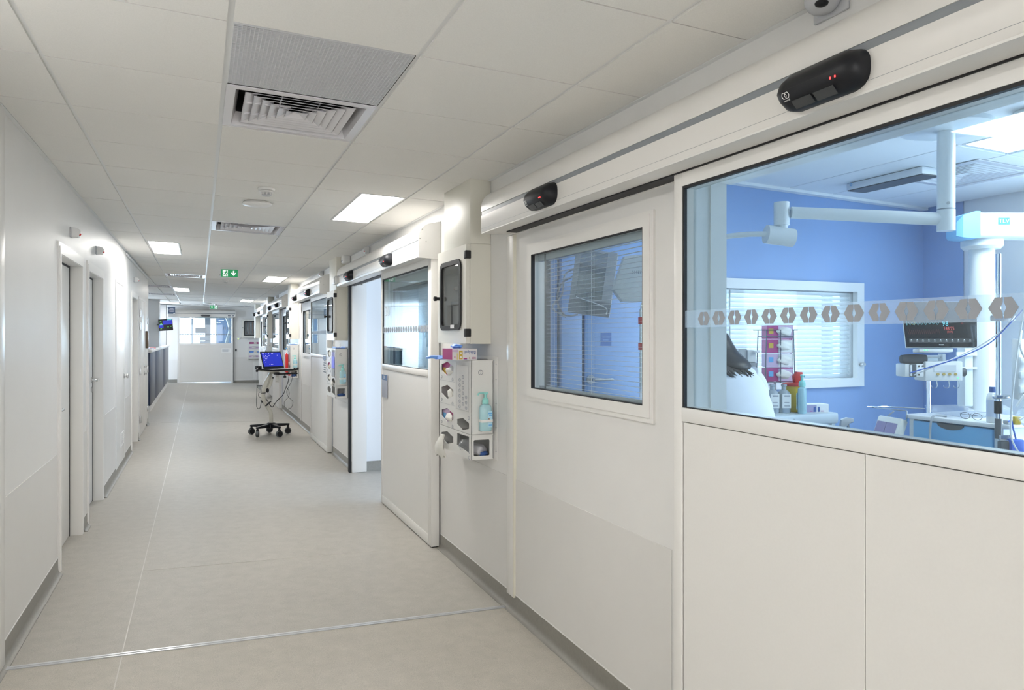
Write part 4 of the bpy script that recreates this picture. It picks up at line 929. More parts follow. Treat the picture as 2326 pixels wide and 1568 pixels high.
        k += 1
    return t
D1 = 'the nearest wall dispenser'
dispenser(3.99, 'white glove and apron dispenser nearest on the right wall, below the valve cabinet', '2', (None, None, None))
bottle(None, 1.522, 3.961, 0.9255, label='teal hand rub pump bottle on the nearest wall dispenser')
def carton_in(y, za, zb_, m1, m2, label, seed):
    b = thing('glove_box', (1.51, y, za - 0.02), label, 'carton')
    MB().box(1.457, 1.565, y - 0.135, y + 0.14, za - 0.024, zb_ + 0.012).build('carton', m1, b)
    MB().box(1.4562, 1.457, y - 0.13, y - 0.02, za, zb_).build('printed_panel', m2, b)
    MB().box(1.4558, 1.4566, y + 0.06, y + 0.12, za, za + 0.05).build('accent_panel', OCHRE if seed == 3 else SKYB, b)
    crumple(MB(), (1.452, y - 0.04, (za + zb_) / 2 - 0.014), (0.02, 0.062, 0.028), seed).build('glove', GLOVEW, b)
carton_in(4.435, 1.222, 1.312, MAGENTA, LILAC, 'purple glove carton with white glove in the top left opening of the nearest dispenser', 3)
carton_in(4.435, 0.930, 1.018, LILAC, MAGENTA, 'open purple glove carton in the third opening of the nearest dispenser', 5)
tag(crumple(MB(), (1.462, 4.40, 1.112), (0.022, 0.07, 0.032), 9).build('apron', GLOVEW), 'folded white apron in the second left opening of the nearest dispenser', 'apron')
# apron pulled out, bags in the lower bins
a_ = MB(); R_ = []
for i in range(9):
    q = i / 8; zz = 0.845 - 0.135 * q; ww = 0.025 + 0.085 * q
    R_.append([(1.436 - 0.012 * math.sin(PI * q) - 0.012 + (0.012 + 0.006 * q) * math.cos(2 * PI * k / 16) * (1 + 0.3 * math.sin(5 * k)), 4.47 + 0.05 * q + ww * math.sin(2 * PI * k / 16) * (1 + 0.15 * math.sin(3 * k + i)), zz + 0.014 * math.sin(4 * k + 2 * q) * q) for k in range(16)])
tag(a_.loft(R_).build('apron', GLOVEW), 'white plastic apron hanging out of the lower opening of the nearest dispenser', 'apron')
tag(crumple(MB(), (1.47, 4.15, 0.815), (0.032, 0.085, 0.040), 21).build('clear_bag', WRAP), 'clear bag with contents in the lower bin front of the nearest dispenser', 'bag')
tag(crumple(MB(), (1.515, 4.075, 0.800), (0.042, 0.055, 0.038), 25).build('mask_bag', mat('bag_grey', (0.50, 0.50, 0.53), 0.3)), 'grey printed bag of masks in the side bin of the nearest dispenser', 'bag')
tag(crumple(MB(), (1.535, 4.035, 0.782), (0.026, 0.03, 0.014), 26).build('mask', PBLUE), 'dark blue mask in the side bin of the nearest dispenser', 'mask')
dispenser(8.60, 'white glove dispenser beyond the open doorway, with a blue sheet', '1', ('glove', 'box', 'glove'), right='bluesheet')
bottle(None, 1.522, 8.571, 0.9255, label='teal hand rub pump bottle beyond the open doorway')
tag(crumple(MB(), (1.52, 8.68, 0.785), (0.045, 0.05, 0.018), 31).build('mask', PBLUE), 'blue masks in the side bin beyond the open doorway', 'mask')
tag(crumple(MB(), (1.425, 8.72, 0.925), (0.018, 0.06, 0.03), 33).build('tissue', GLOVEW), 'white tissue hanging from the dispenser beyond the open doorway', 'tissue')
dispenser(13.22, 'white glove dispenser behind the laptop trolley', '1', ('glove', 'glove', 'glove'))
bottle(None, 1.522, 13.191, 0.9255, label='teal hand rub pump bottle behind the laptop trolley')
tag(crumple(MB(), (1.51, 13.29, 0.80), (0.045, 0.05, 0.032), 41).build('mask', PBLUE), 'blue masks in the side bin behind the laptop trolley', 'mask')
dispenser(17.95, 'white glove dispenser far along the right wall, after the fourth front', '1', (None, None, None))
bottle(None, 1.522, 17.921, 0.9255, label='teal hand rub pump bottle far along the right wall')
# blue tray on the second dispenser, box of gloves and blue gloves on the first
t = thing('blue_tray', (1.50, 8.75, 1.335), 'flat blue tray lying on the dispenser beyond the open doorway', 'tray')
MB().box(1.45, 1.56, 8.61, 8.86, 1.336, 1.342, bev=0.002).box(1.45, 1.455, 8.61, 8.86, 1.342, 1.354).box(1.555, 1.56, 8.61, 8.86, 1.342, 1.354).build('tray', mat('tray_blue', (0.10, 0.26, 0.72), 0.4), t)
MB().cyl((1.5, 8.63, 1.342), (1.5, 8.63, 1.39), 0.004).build('clip', STEEL, t)
t = thing('blue_tray', (1.50, 13.4, 1.335), 'flat blue tray lying on the dispenser behind the laptop trolley', 'tray')
MB().box(1.45, 1.56, 13.24, 13.55, 1.336, 1.342, bev=0.002).box(1.45, 1.455, 13.24, 13.55, 1.342, 1.354).build('tray', mat('tray_blue', (0.10, 0.26, 0.72), 0.4), t)
M = Matrix.Translation((1.425, 4.11, 1.3335)) @ Matrix.Rotation(math.radians(4), 4, 'Z')
t = thing('glove_carton', (1.425, 4.11, 1.3335), 'white and purple carton of gloves lying on top of the nearest dispenser', 'carton')
MB(M).box(-0.062, 0.058, -0.10, 0.14, 0.001, 0.066, bev=0.001, seg=1).build('carton', mat('carton_white', (0.74, 0.72, 0.74), 0.45), t)
MB(M).box(-0.0628, -0.062, -0.012, 0.14, 0.002, 0.066).build('magenta_side', MAGENTA, t)
MB(M).box(-0.0628, -0.062, -0.098, -0.016, 0.048, 0.062).build('lilac_band', LILAC, t)
MB(M).box(-0.0628, -0.062, -0.098, -0.082, 0.004, 0.040).build('yellow_band', mat('pale_ochre', (0.72, 0.58, 0.25), 0.5), t)
MB(M).box(-0.0628, -0.062, -0.060, -0.045, 0.012, 0.022).build('mark', MAGENTA, t)
MB(M).box(-0.063, 0.0585, 0.0, 0.1402, 0.0660, 0.0667).build('lilac_top', LILAC, t)
MB(M).box(-0.056, -0.034, -0.1012, -0.1, 0.006, 0.056).build('ochre_patch', OCHRE, t)
mb = MB(M)
for z in (0.018, 0.042): mb.lathe((-0.045, -0.1016, z), [(0, -0.0004), (0.006, -0.0004), (0.006, 0.0004)], 12, 'y')
mb.build('ochre_dot', GLOVEW, t)
def tx(body, size, org, m, name, par, M_=M, **k):
    x = text_mb(body, size, org, (1, 0, 0), (0, 0, 1), **k); x.M = M_; return x.build(name, m, par)
tx('polysem', 0.0225, (0.014, -0.1012, 0.051), PBLUE, 'lettering', t, xs=0.95)
MB(M).box(0.020, 0.036, -0.1012, -0.1, 0.0345, 0.0385).cyl((0.044, -0.1012, 0.0375), (0.044, -0.1, 0.0375), 0.0045, n=12).build('blue_badge', PBLUE, t)
MB(M).box(-0.028, -0.006, -0.1012, -0.1, 0.003, 0.006).build('blue_bar', SKYB, t)
tx('S', 0.017, (0.010, -0.1012, 0.012), OCHRE, 'lettering', t)
tx('100', 0.017, (0.037, -0.1012, 0.012), MAGENTA, 'lettering', t)
MB(M).box(-0.028, -0.006, -0.1012, -0.1, 0.006, 0.013).build('red_bar', MAGENTA, t)
def glove_mesh(c, yaw, s=1.0, m=None, name='glove', label='', cat='glove', grp=None):
    Mx = Matrix.Translation(c) @ Matrix.Rotation(yaw, 4, 'Z') @ Matrix.Scale(s, 4)
    mb = MB(Mx)
    mb.loft([[(u, v * w_, zz + 0.006 * math.sin(9 * v + u * 40)) for v, zz in ((-1, 0.004), (-0.5, 0.014), (0, 0.017), (0.5, 0.012), (1, 0.004), (0.5, 0.001), (0, 0.001), (-0.5, 0.001))] for u, w_ in ((-0.11, 0.045), (-0.06, 0.036), (-0.02, 0.042), (0.03, 0.044), (0.05, 0.038))])
    for i, (v, l) in enumerate(((-0.032, 0.055), (-0.011, 0.07), (0.011, 0.065), (0.031, 0.048))):
        mb.tube([(0.04, v, 0.008), (0.05 + l * 0.5, v * 1.15, 0.013), (0.05 + l, v * 1.3, 0.007)], 0.009, 8, radii=[0.0095, 0.009, 0.006])
    mb.tube([(-0.01, -0.04, 0.008), (0.02, -0.062, 0.012), (0.045, -0.068, 0.008)], 0.009, 8, radii=[0.010, 0.009, 0.006])
    return tag(mb.build(name, m or GLOVEBLUE), label, cat, grp)
glove_mesh((1.385, 4.30, 1.3336), 2.6, 1.0, label='crumpled blue glove hanging over the far end of the nearest dispenser')
glove_mesh((1.46, 4.42, 1.3336), 1.2, 1.0, label='second blue glove lying flat behind the purple carton')
crm = crumple(MB(), (1.425, 4.20, 1.412), (0.03, 0.06, 0.014), 50).build('glove', GLOVEBLUE); tag(crm, 'blue glove on top of the purple and white carton', 'glove')
# red item and hooks beside the third dispenser
t = thing('red_pouch', (1.40, 13.5, 0.83), 'red upright pouch hanging beside the dispenser behind the laptop trolley', 'pouch')
MB().prism([(1.385, 0.84), (1.435, 0.84), (1.435, 1.15), (1.41, 1.19), (1.385, 1.15)], 'y', 13.45, 13.56, bev=0.008).build('pouch', RED, t)
MB().tube([(1.41, 13.5, 0.845), (1.41, 13.40, 0.81), (1.42, 13.25, 0.80), (1.425, 13.1, 0.81)], 0.012).build('strap', RED, t)
MB().cyl((1.41, 13.5, 1.185), (1.41, 13.5, 1.25), 0.012, 0.008).build('nozzle', GLOVEW, t)
MB().sphere((1.41, 13.5, 1.26), 0.016).build('blue_cap', SKYB, t)
# switches near the end door
t = thing('light_switch', (1.076, 25.39, 1.01), 'small black square switch on the wall right of the end door', 'switch')
MB().box(1.05, 1.102, 25.385, 25.3995, 1.0, 1.075, bev=0.003).build('plate', BLACK, t)
MB().box(1.057, 1.095, 25.382, 25.385, 1.01, 1.065, bev=0.002).build('rocker', DARKGREY, t)
t = thing('call_unit', (1.143, 25.39, 1.38), 'small white unit with green light on the end wall', 'call unit')
MB().box(1.10, 1.19, 25.375, 25.3995, 1.375, 1.45, bev=0.004).build('case', WPLAST, t)
MB().box(1.125, 1.165, 25.373, 25.375, 1.385, 1.41).build('green_light', mat('yellow_green_led', (0.5, 0.7, 0.05), 0.4, emit=(0.6, 0.9, 0.05), estr=1.0), t)
# valve cabinet and dispenser facing us on the end wall
t = thing('valve_cabinet', (1.47, 25.3, 1.446), 'white valve cabinet with tubing behind its window, facing us at the corridor end', 'cabinet')
MB().plate(rect(1.255, 1.675, 1.44, 2.03), [rrect(1.32, 1.645, 1.50, 1.985, 0.03)], 'y', 25.26, 25.28).build('door', CABW, t)
MB().plate(rrect(1.315, 1.65, 1.495, 1.99, 0.035), [rrect(1.345, 1.62, 1.525, 1.96, 0.02)], 'y', 25.252, 25.262).build('gasket', RUBBER, t)
MB().box(1.255, 1.675, 25.385, 25.3995, 1.44, 2.03).box(1.255, 1.262, 25.28, 25.39, 1.44, 2.03).box(1.668, 1.675, 25.28, 25.39, 1.44, 2.03).box(1.255, 1.675, 25.28, 25.39, 1.44, 1.447).box(1.255, 1.675, 25.28, 25.39, 2.02, 2.03).build('body', CABW, t)
MB().box(1.34, 1.63, 25.268, 25.272, 1.52, 1.965).build('pane', GLASSC, t)
MB().box(1.27, 1.66, 25.37, 25.38, 1.45, 2.0).build('back_plate', GPLAST, t)
for i in range(5):
    x = 1.38 + i * 0.05
    MB().tube([(x, 25.34, 1.94), (x, 25.34, 1.62), (x + 0.02, 25.34, 1.58), (1.48, 25.34, 1.55)], 0.006).build('pipe', (COPPER, STEEL)[i % 2], t)
for z in (1.52, 1.95): MB().box(1.665, 1.69, 25.25, 25.29, z - 0.025, z + 0.025).build('hinge', RUBBER, t)
MB().cyl((1.28, 25.262, 1.76), (1.28, 25.235, 1.76), 0.014).build('knob', RUBBER, t)
t = thing('glove_dispenser', (1.61, 25.3, 0.752), 'white dispenser with four slots facing us at the corridor end', 'dispenser')
hol = [rrect(1.475, 1.765, z, z + 0.062, 0.02, 3) for z in (0.80, 0.945, 1.09, 1.235)]
MB().plate(rect(1.44, 1.80, 0.752, 1.345), hol, 'y', 25.28, 25.284).build('front_plate', CLEARBOX, t)
MB().box(1.44, 1.444, 25.284, 25.3995, 0.752, 1.345).box(1.796, 1.80, 25.284, 25.3995, 0.752, 1.345).box(1.44, 1.80, 25.284, 25.3995, 1.341, 1.345).box(1.44, 1.80, 25.284, 25.3995, 0.752, 0.756).build('body', CLEARBOX, t)
for k, (z, m) in enumerate(((0.80, LILAC), (0.945, GLOVEBLUE), (1.09, LILAC), (1.235, MAGENTA))):
    b = thing('glove_box', (1.62, 25.33, z - 0.02), 'glove carton in the %s slot of the dispenser at the corridor end' % ('lowest', 'second lowest', 'second highest', 'highest')[k], 'carton')
    MB().box(1.455, 1.785, 25.30, 25.39, z - 0.03, z + 0.085).build('carton', m, b)
    crumple(MB(), (1.62 + 0.05 * (k % 2), 25.285, z + 0.03), (0.06, 0.014, 0.022), 60 + k).build('glove', GLOVEW, b)
# ------------------------------------------------------------------ end door with its header
t = thing('door_operator', (0.07, 25.32, 2.09), 'wide white door operator cover above the end door', 'door operator')
e0, e1 = -0.91, 1.05
MB().prism([(25.398, 2.095), (25.24, 2.095), (25.24, 2.20), (25.398, 2.20)], 'x', e0, e1).build('front_cover', HEADER, t)
MB().box(e0, e1, 25.243, 25.398, 2.20, 2.222).build('groove', GROOVE, t)
up = [(25.398, 2.222), (25.24, 2.222)] + [(25.24 + 0.11 * (1 - math.cos(PI / 2 * i / 8)), 2.245 + 0.09 * math.sin(PI / 2 * i / 8)) for i in range(9)] + [(25.398, 2.338)]
MB().prism(up, 'x', e0, e1).build('upper_cover', HEADER, t)
for x in (0.83, 0.87, 0.97): MB().box(x, x + 0.03, 25.238, 25.24, 2.13, 2.165).build('marking', PRINT, t)
t = thing('motion_sensor', (0.16, 25.2, 2.11), 'dark oblong motion sensor above the end door', 'sensor', 'black radar sensors on the door operators')
MB().prism(rrect(0.03, 0.30, 2.115, 2.175, 0.028), 'y', 25.19, 25.2395, bev=0.012).build('housing', DARKGREY, t)
MB().box(0.06, 0.27, 25.188, 25.191, 2.123, 2.138).build('lens_window', BLACK, t)
ed = sroot('door_12', (0.16, 25.36, zf(0.16)), 'white sliding door with bright glass at the end of the corridor')
zb = 0.012
MB().box(-0.645, -0.59, 25.33, 25.39, -0.02, 2.09).box(0.93, 0.985, 25.33, 25.39, -0.02, 2.09).build('stile', TRIM, ed)
MB().box(-0.59, 0.93, 25.33, 25.39, 1.215, 1.262).build('middle_rail', TRIM, ed)
MB().box(-0.59, 0.93, 25.337, 25.385, 0.02, 1.212).build('panel', LEAF, ed)
MB().box(-0.59, 0.93, 25.345, 25.351, 1.262, 2.09).build('pane', GLASS, ed)
MB().box(0.985, 1.0, 25.335, 25.395, -0.02, 2.09).build('rubber_edge', RUBBER, ed)
mb = MB()
for i in range(20):
    x = -0.57 + i * 0.0757
    for s in (1, -1): mb.prism([(x + s * u * 0.062, 1.545 + v * 0.044) for u, v in ((0.51, 0), (0.28, 0.5), (0.03, 0.5), (0.13, 0.0), (0.03, -0.5), (0.28, -0.5))], 'y', 25.3435, 25.3445)
mb.build('hexagon_decal', HEXG, ed)
text_mb('3101', 0.13, (0.79, 25.344, 1.745), (1, 0, 0), (0, 0, 1)).build('room_number', PRINTGREY, ed)
t = thing('door_notice', (0.785, 25.32, 0.96), 'white paper notice taped to the end door', 'notice')
MB().box(0.64, 0.93, 25.331, 25.3365, 0.96, 1.10).build('sheet', PAPER, t)
mb = MB()
for i in range(4): mb.box(0.66, 0.88 - 0.04 * (i % 2), 25.33, 25.331, 1.065 - i * 0.025, 1.075 - i * 0.025)
mb.build('print', PRINTGREY, t)
# supply pendant seen through the end door
t = thing('supply_pendant', (0.20, 28.0, 0.9), 'grey supply pendant with devices behind the glass of the end door', 'pendant')
MB().box(0.16, 0.34, 27.95, 28.15, 0.9, 2.48, bev=0.02).build('column', GPLAST, t)
MB().box(-0.15, 0.2, 27.86, 27.95, 1.60, 1.79, bev=0.01).build('monitor', MIDGREY, t)
for z in (1.06, 1.20, 1.34): MB().box(0.0, 0.33, 27.8, 27.94, z, z + 0.11, bev=0.01).build('pump', GPLAST, t)
MB().box(-0.1, 0.45, 27.75, 28.1, 1.03, 1.05).box(-0.1, 0.45, 27.75, 28.1, 1.46, 1.475).build('shelf', WPLAST, t)
MB().tube([(0.75, 28.0, 2.45), (0.95, 28.0, 2.0), (1.0, 28.0, 1.7), (0.86, 28.0, 1.2)], 0.06).build('lamp_arm', LAMPWHITE, t)
# ------------------------------------------------------------------ nurse station
t = thing('reception_counter', (-0.95, 20.0, 0.0), 'long dark blue counter with white top at the left, before the end wall', 'counter')
MB().box(-0.935, -0.875, 15.60, 17.35, 0.145, 1.165, bev=0.002).build('front_panel', NAVY, t)
MB().box(-0.935, -0.875, 17.354, 21.0, 0.145, 1.165, bev=0.002).build('front_panel', NAVY, t)
MB().box(-0.935, -0.875, 21.004, 24.5, 0.145, 1.165, bev=0.002).build('front_panel', NAVY, t)
MB().box(-0.985, -0.935, 15.60, 15.65, 0.145, 1.165).build('end_panel', NAVY, t)
MB().box(-0.99, -0.852, 15.575, 24.5, 1.166, 1.215, bev=0.006).build('top', WPLAST, t)
MB().box(-0.94, -0.882, 15.60, 24.5, zf(-0.9), 0.145).build('plinth', WPLAST, t)
struct('wall_pillar_1', MB().box(-1.55, -1.0, 21.75, 22.15, -0.02, 2.47), mat('pillar_light', (0.66, 0.66, 0.66), 0.5))
MB().box(-1.19, -0.95, 24.62, 25.1, -0.05, 2.45).build('wall_pillar_2', mat('pillar_grey', (0.48, 0.48, 0.48), 0.5))['kind'] = 'structure'
t = thing('papers', (-0.92, 16.2, 1.216), 'pile of coloured leaflets on the near end of the blue counter', 'leaflets')
for i, m in enumerate((PAPER, mat('leaflet_blue', (0.25, 0.4, 0.75), 0.5), PAPER, mat('leaflet_pink', (0.75, 0.35, 0.4), 0.5))):
    MB(Matrix.Translation((-0.92, 16.0 + i * 0.33, 1.2155 + 0.004 * (i % 2))) @ Matrix.Rotation(0.12 * i - 0.2, 4, 'Z')).box(-0.055, 0.055, -0.13, 0.13, 0, 0.012 + 0.006 * i).build('leaflet', m, t)
t = thing('wall_monitor', (-0.82, 21.6, 1.64), 'monitor with blue and black panes hung at the first pillar', 'monitor')
Mo = Matrix.Translation((-0.84, 21.62, 1.79)) @ Matrix.Rotation(0.10, 4, 'Z') @ Matrix.Rotation(-0.08, 4, 'Y')
MB(Mo).box(-0.17, 0.17, 0, 0.04, -0.155, 0.155, bev=0.006).build('case', BLACK, t)
MB(Mo).box(-0.162, 0.162, -0.002, 0, -0.147, 0.147).build('screen', SCREENBLACK, t)
MB(Mo).box(-0.07, 0.155, -0.004, -0.002, 0.005, 0.12).box(-0.16, -0.06, -0.004, -0.002, -0.075, 0.0).build('blue_field', SCREENBLUE, t)
MB(Mo).box(0.04, 0.15, -0.005, -0.003, 0.123, 0.14).box(-0.15, -0.08, -0.005, -0.003, 0.0, 0.014).build('cyan_bar', SCREENCYAN, t)
for x, z in ((-0.12, 0.10), (-0.11, 0.04), (-0.12, -0.10), (0.05, -0.06), (0.12, -0.05)): MB(Mo).box(x - 0.02, x + 0.02, -0.004, -0.002, z - 0.006, z + 0.006).build('trace', SCREENGREEN, t)
MB().tube([(-0.84, 21.64, 1.79), (-1.02, 21.70, 1.80), (-1.05, 21.75, 1.80)], 0.02).build('arm', DARKGREY, t)
t = thing('hanging_sign', (-0.81, 24.70, 2.18), 'dark blue square sign with pale lines, projecting from the second pillar', 'sign')
MB().box(-0.905, -0.70, 24.70, 24.72, 2.175, 2.385, bev=0.003).build('board', SIGNBLUE, t)
mb = MB()
for z, a, b in ((2.335, -0.85, -0.75), (2.29, -0.88, -0.73), (2.245, -0.86, -0.74)): mb.box(a, b, 24.698, 24.70, z - 0.008, z + 0.008)
mb.build('print', PRINTGREY, t)
MB().box(-0.96, -0.905, 24.705, 24.715, 2.36, 2.37).box(-0.96, -0.905, 24.705, 24.715, 2.19, 2.20).build('bracket', BLACK, t)
MB().box(-0.75, -0.71, 24.697, 24.70, 2.18, 2.20).build('emblem', WPLAST, t)
# ------------------------------------------------------------------ laptop trolley
cx, cy_, fz = 1.0, 11.72, zf(1.0)
t = thing('laptop_trolley', (cx, cy_, fz), 'putty coloured medical trolley on five black castors carrying a laptop', 'trolley')
MB().lathe((cx, cy_, 0), [(0.07, 0.075), (0.095, 0.09), (0.09, 0.125), (0.06, 0.155), (0.035, 0.16), (0, 0.16)], 20).build('hub', BLACK, t)
wheels = [(0.722, 11.80), (0.785, 11.47), (1.09, 11.41), (1.255, 11.80), (1.0, 12.02)]
for i, (wx, wy) in enumerate(wheels):
    d_ = Vector((wx - cx, wy - cy_, 0)); L_ = d_.length; d_.normalize(); n_ = Vector((-d_.y, d_.x, 0))
    r_ = []
    for k, hw, za, zb_ in ((0.03, 0.045, 0.085, 0.145), (0.5 * L_, 0.032, 0.095, 0.140), (L_ - 0.02, 0.024, 0.102, 0.132), (L_ + 0.02, 0.016, 0.106, 0.128)):
        p = Vector((cx, cy_, 0)) + d_ * k
        r_.append([p + n_ * hw + Vector((0, 0, za)), p + n_ * hw * 0.8 + Vector((0, 0, zb_)), p - n_ * hw * 0.8 + Vector((0, 0, zb_)), p - n_ * hw + Vector((0, 0, za))])
    MB().loft(r_).build('leg', BLACK, t)
    g = zf(wx)
    ang = (0.5, 1.35, 0.35, -0.1, 0.1)[i]; a = Vector((math.cos(ang), math.sin(ang), 0)); b = Vector((-a.y, a.x, 0))
    cpos = Vector((wx, wy, g + 0.052)) + a * -0.0
    ca = MB().cyl((wx, wy, g + 0.09), (wx, wy, 0.112), 0.016).box(wx - 0.022, wx + 0.022, wy - 0.022, wy + 0.022, g + 0.088, g + 0.112, bev=0.008).build('castor', BLACK, t)
    hb = b * 0.017
    MB().cyl(cpos - hb, cpos + hb, 0.050, n=28).build('wheel', mat('castor_grey', (0.10, 0.11, 0.115), 0.5), ca)
    MB().cyl(cpos - b * 0.022, cpos - b * 0.017, 0.040, n=24).cyl(cpos + b * 0.017, cpos + b * 0.022, 0.040, n=24).build('hub_cap', BLACK, ca)
MB().tube([(1.0, cy_, 0.14), (0.999, cy_, 0.20), (0.998, cy_, 0.285), (0.990, cy_, 0.325), (0.972, cy_, 0.362), (0.945, cy_, 0.405), (0.918, cy_, 0.448), (0.898, cy_, 0.49), (0.889, cy_, 0.53), (0.887, cy_, 0.64)], 0.030, 16).build('post', PUTTY, t)
MB().prism([(0.975, 0.925), (1.007, 0.90), (1.029, 0.825), (1.015, 0.765), (0.965, 0.652), (0.936, 0.628), (0.868, 0.633), (0.855, 0.685), (0.90, 0.79), (0.946, 0.868)], 'y', cy_ - 0.045, cy_ + 0.05, bev=0.012).build('arm_housing', PUTTY, t)
MB().prism([(0.985, 0.91), (1.0, 0.84), (0.95, 0.70), (0.925, 0.70), (0.955, 0.80)], 'y', cy_ - 0.048, cy_ - 0.044, bev=0.001).build('arm_groove', mat('putty_dark', (0.40, 0.39, 0.34), 0.4), t)
MB().lathe((0.943, cy_ - 0.047, 0.655), [(0, -0.008), (0.020, -0.006), (0.024, 0.002)], 16, 'y', sy=1.4).build('pivot_cap', BLACK, t)
MB().cyl((1.022, cy_ - 0.05, 0.845), (1.022, cy_ + 0.05, 0.845), 0.012).build('upper_pivot', BLACK, t)
Tm = Matrix.Translation((1.085, 11.72, 0)) @ Matrix.Rotation(math.radians(27), 4, 'Z')
MB(Tm).prism(rrect(-0.245, 0.245, -0.19, 0.19, 0.05), 'z', 0.945, 0.962, bev=0.004).build('tray', PUTTY, t)
MB(Tm).box(-0.10, 0.0, -0.06, 0.06, 0.905, 0.945, bev=0.006).build('tray_mount', PUTTY, t)
MB(Tm).tube([(-0.25, 0.10, 0.975), (-0.252, -0.15, 0.972), (-0.24, -0.185, 0.970), (-0.21, -0.198, 0.968), (0.20, -0.198, 0.966), (0.235, -0.190, 0.968), (0.25, -0.15, 0.97), (0.25, -0.08, 0.972)], 0.013, 10).build('bumper', BLACK, t)
MB(Tm).sphere((0.245, -0.175, 0.975), 0.022).sphere((0.245, -0.10, 0.975), 0.018).build('bumper_end', BLACK, t)
MB(Tm).box(-0.30, -0.235, 0.03, 0.13, 0.975, 1.03, bev=0.012).build('handle_mount', BLACK, t)
MB(Tm).tube([(-0.27, 0.06, 1.0), (-0.31, 0.03, 0.985), (-0.34, 0.0, 0.955)], 0.018, 10).build('handle', BLACK, t)
MB(Tm).box(-0.10, 0.235, -0.20, -0.06, 0.895, 0.912, bev=0.006).box(-0.11, -0.06, -0.19, -0.1, 0.895, 0.93, bev=0.006).box(0.08, 0.14, -0.205, -0.12, 0.90, 0.922, bev=0.008).build('keyboard_drawer', BLACK, t)
MB(Tm).cyl((0.06, -0.12, 0.895), (0.06, -0.12, 0.868), 0.008).cyl((0.06, -0.12, 0.872), (0.06, -0.12, 0.842), 0.022).build('clamp_knob', BLACK, t)
br = MB().box(1.052, 1.105, cy_ - 0.10, cy_ - 0.085, 0.775, 0.895, bev=0.004).build('bracket', mat('bracket_white', (0.66, 0.66, 0.63), 0.4), t)
for x in (1.063, 1.086):
    for z in (0.79, 0.87): MB().cyl((x, cy_ - 0.102, z), (x, cy_ - 0.099, z), 0.005, n=8).build('bolt', DARKGREY, br)
MB().box(0.79, 0.868, cy_ - 0.05, cy_ + 0.05, 0.717, 0.732, bev=0.004).build('side_shelf', BLACK, t)
MB().tube([(0.79, cy_, 0.72), (0.80, cy_, 0.70), (0.86, cy_, 0.66)], 0.005).build('shelf_arm', STEEL, t)
MB().tube([(0.887 + 0.034 * math.cos(q), cy_ + 0.034 * math.sin(q), 0.615) for q in [2 * PI * i / 12 for i in range(13)]], 0.005, 6).build('collar', BLACK, t)
def smooth(pts, n=6):
    P_ = [Vector(p) for p in pts]; out = []
    for i in range(len(P_) - 1):
        a, b, c, d = P_[max(i - 1, 0)], P_[i], P_[i + 1], P_[min(i + 2, len(P_) - 1)]
        for k in range(n):
            s = k / n; out.append(0.5 * ((2 * b) + (c - a) * s + (2 * a - 5 * b + 4 * c - d) * s * s + (3 * b - a - 3 * c + d) * s ** 3))
    return out + [P_[-1]]
yc = cy_ - 0.03
MB().tube(smooth([(0.795, yc, 0.95), (0.793, yc, 0.84), (0.790, yc, 0.70), (0.787, yc, 0.455), (0.795, yc, 0.395), (0.815, yc, 0.381), (0.84, yc, 0.40), (0.848, yc, 0.45), (0.86, yc, 0.485)]), 0.004, 6).build('cable', BLACK, t)
MB().tube(smooth([(1.26, yc, 0.90), (1.25, yc, 0.80), (1.21, yc, 0.68), (1.167, yc, 0.577), (1.08, yc, 0.49), (1.04, yc, 0.43), (1.013, yc, 0.399), (0.985, yc, 0.425), (0.96, yc, 0.47), (0.92, yc, 0.53)]), 0.0055, 6).build('cable', BLACK, t)
MB().tube(smooth([(1.304, yc, 0.90), (1.30, yc, 0.80), (1.26, yc, 0.71), (1.223, yc, 0.627), (1.254, yc, 0.542), (1.317, yc, 0.469), (1.291, yc, 0.379), (1.248, yc, 0.374)]), 0.003, 6).build('cable', BLACK, t)
MB().tube(smooth([(1.22, yc, 0.70), (1.26, yc, 0.63), (1.254, yc, 0.55), (1.19, yc, 0.47), (1.20, yc, 0.39)]), 0.003, 6).build('cable', BLACK, t)
MB().tube(smooth([(0.86, yc, 0.635), (0.82, yc, 0.62), (0.815, yc, 0.57), (0.85, yc, 0.55)]), 0.003, 6).build('cable', BLACK, t)
MB(Matrix.Translation((0.955, yc - 0.01, 0.455)) @ Matrix.Rotation(-0.75, 4, 'Y')).box(-0.055, 0.055, -0.012, 0.012, -0.010, 0.010, bev=0.004).build('cable_plug', BLACK, t)
MB(Matrix.Translation((0.86, yc, 0.49)) @ Matrix.Rotation(0.9, 4, 'Y')).box(-0.022, 0.022, -0.008, 0.008, -0.007, 0.007, bev=0.003).build('cable_plug', BLACK, t)
lp = thing('laptop', (1.085, 11.72, 0.963), 'open grey laptop with a blue desktop, on the medical trolley', 'laptop')
MB(Tm).box(-0.175, 0.185, -0.155, 0.095, 0.963, 0.980, bev=0.005).build('base', mat('laptop_silver', (0.42, 0.42, 0.42), 0.35, metal=0.4), lp)
mb = MB(Tm)
for r in range(5):
    for c in range(13): mb.box(-0.155 + c * 0.0245, -0.155 + c * 0.0245 + 0.020, -0.03 + r * 0.021, -0.03 + r * 0.021 + 0.017, 0.980, 0.982)
mb.build('keyboard', DARKGREY, lp)['kind'] = 'stuff'
MB(Tm).box(-0.05, 0.06, -0.135, -0.06, 0.980, 0.9806).build('touchpad', MIDGREY, lp)
Ms = Tm @ Matrix.Translation((0.005, 0.092, 0.985)) @ Matrix.Rotation(math.radians(-22), 4, 'X')
MB(Ms).cyl((-0.17, 0, 0), (0.17, 0, 0), 0.011).build('hinge', BLACK, lp)
sc_ = MB(Ms).box(-0.178, 0.178, -0.006, 0.006, 0.0, 0.275, bev=0.004).build('lid', BLACK, lp)
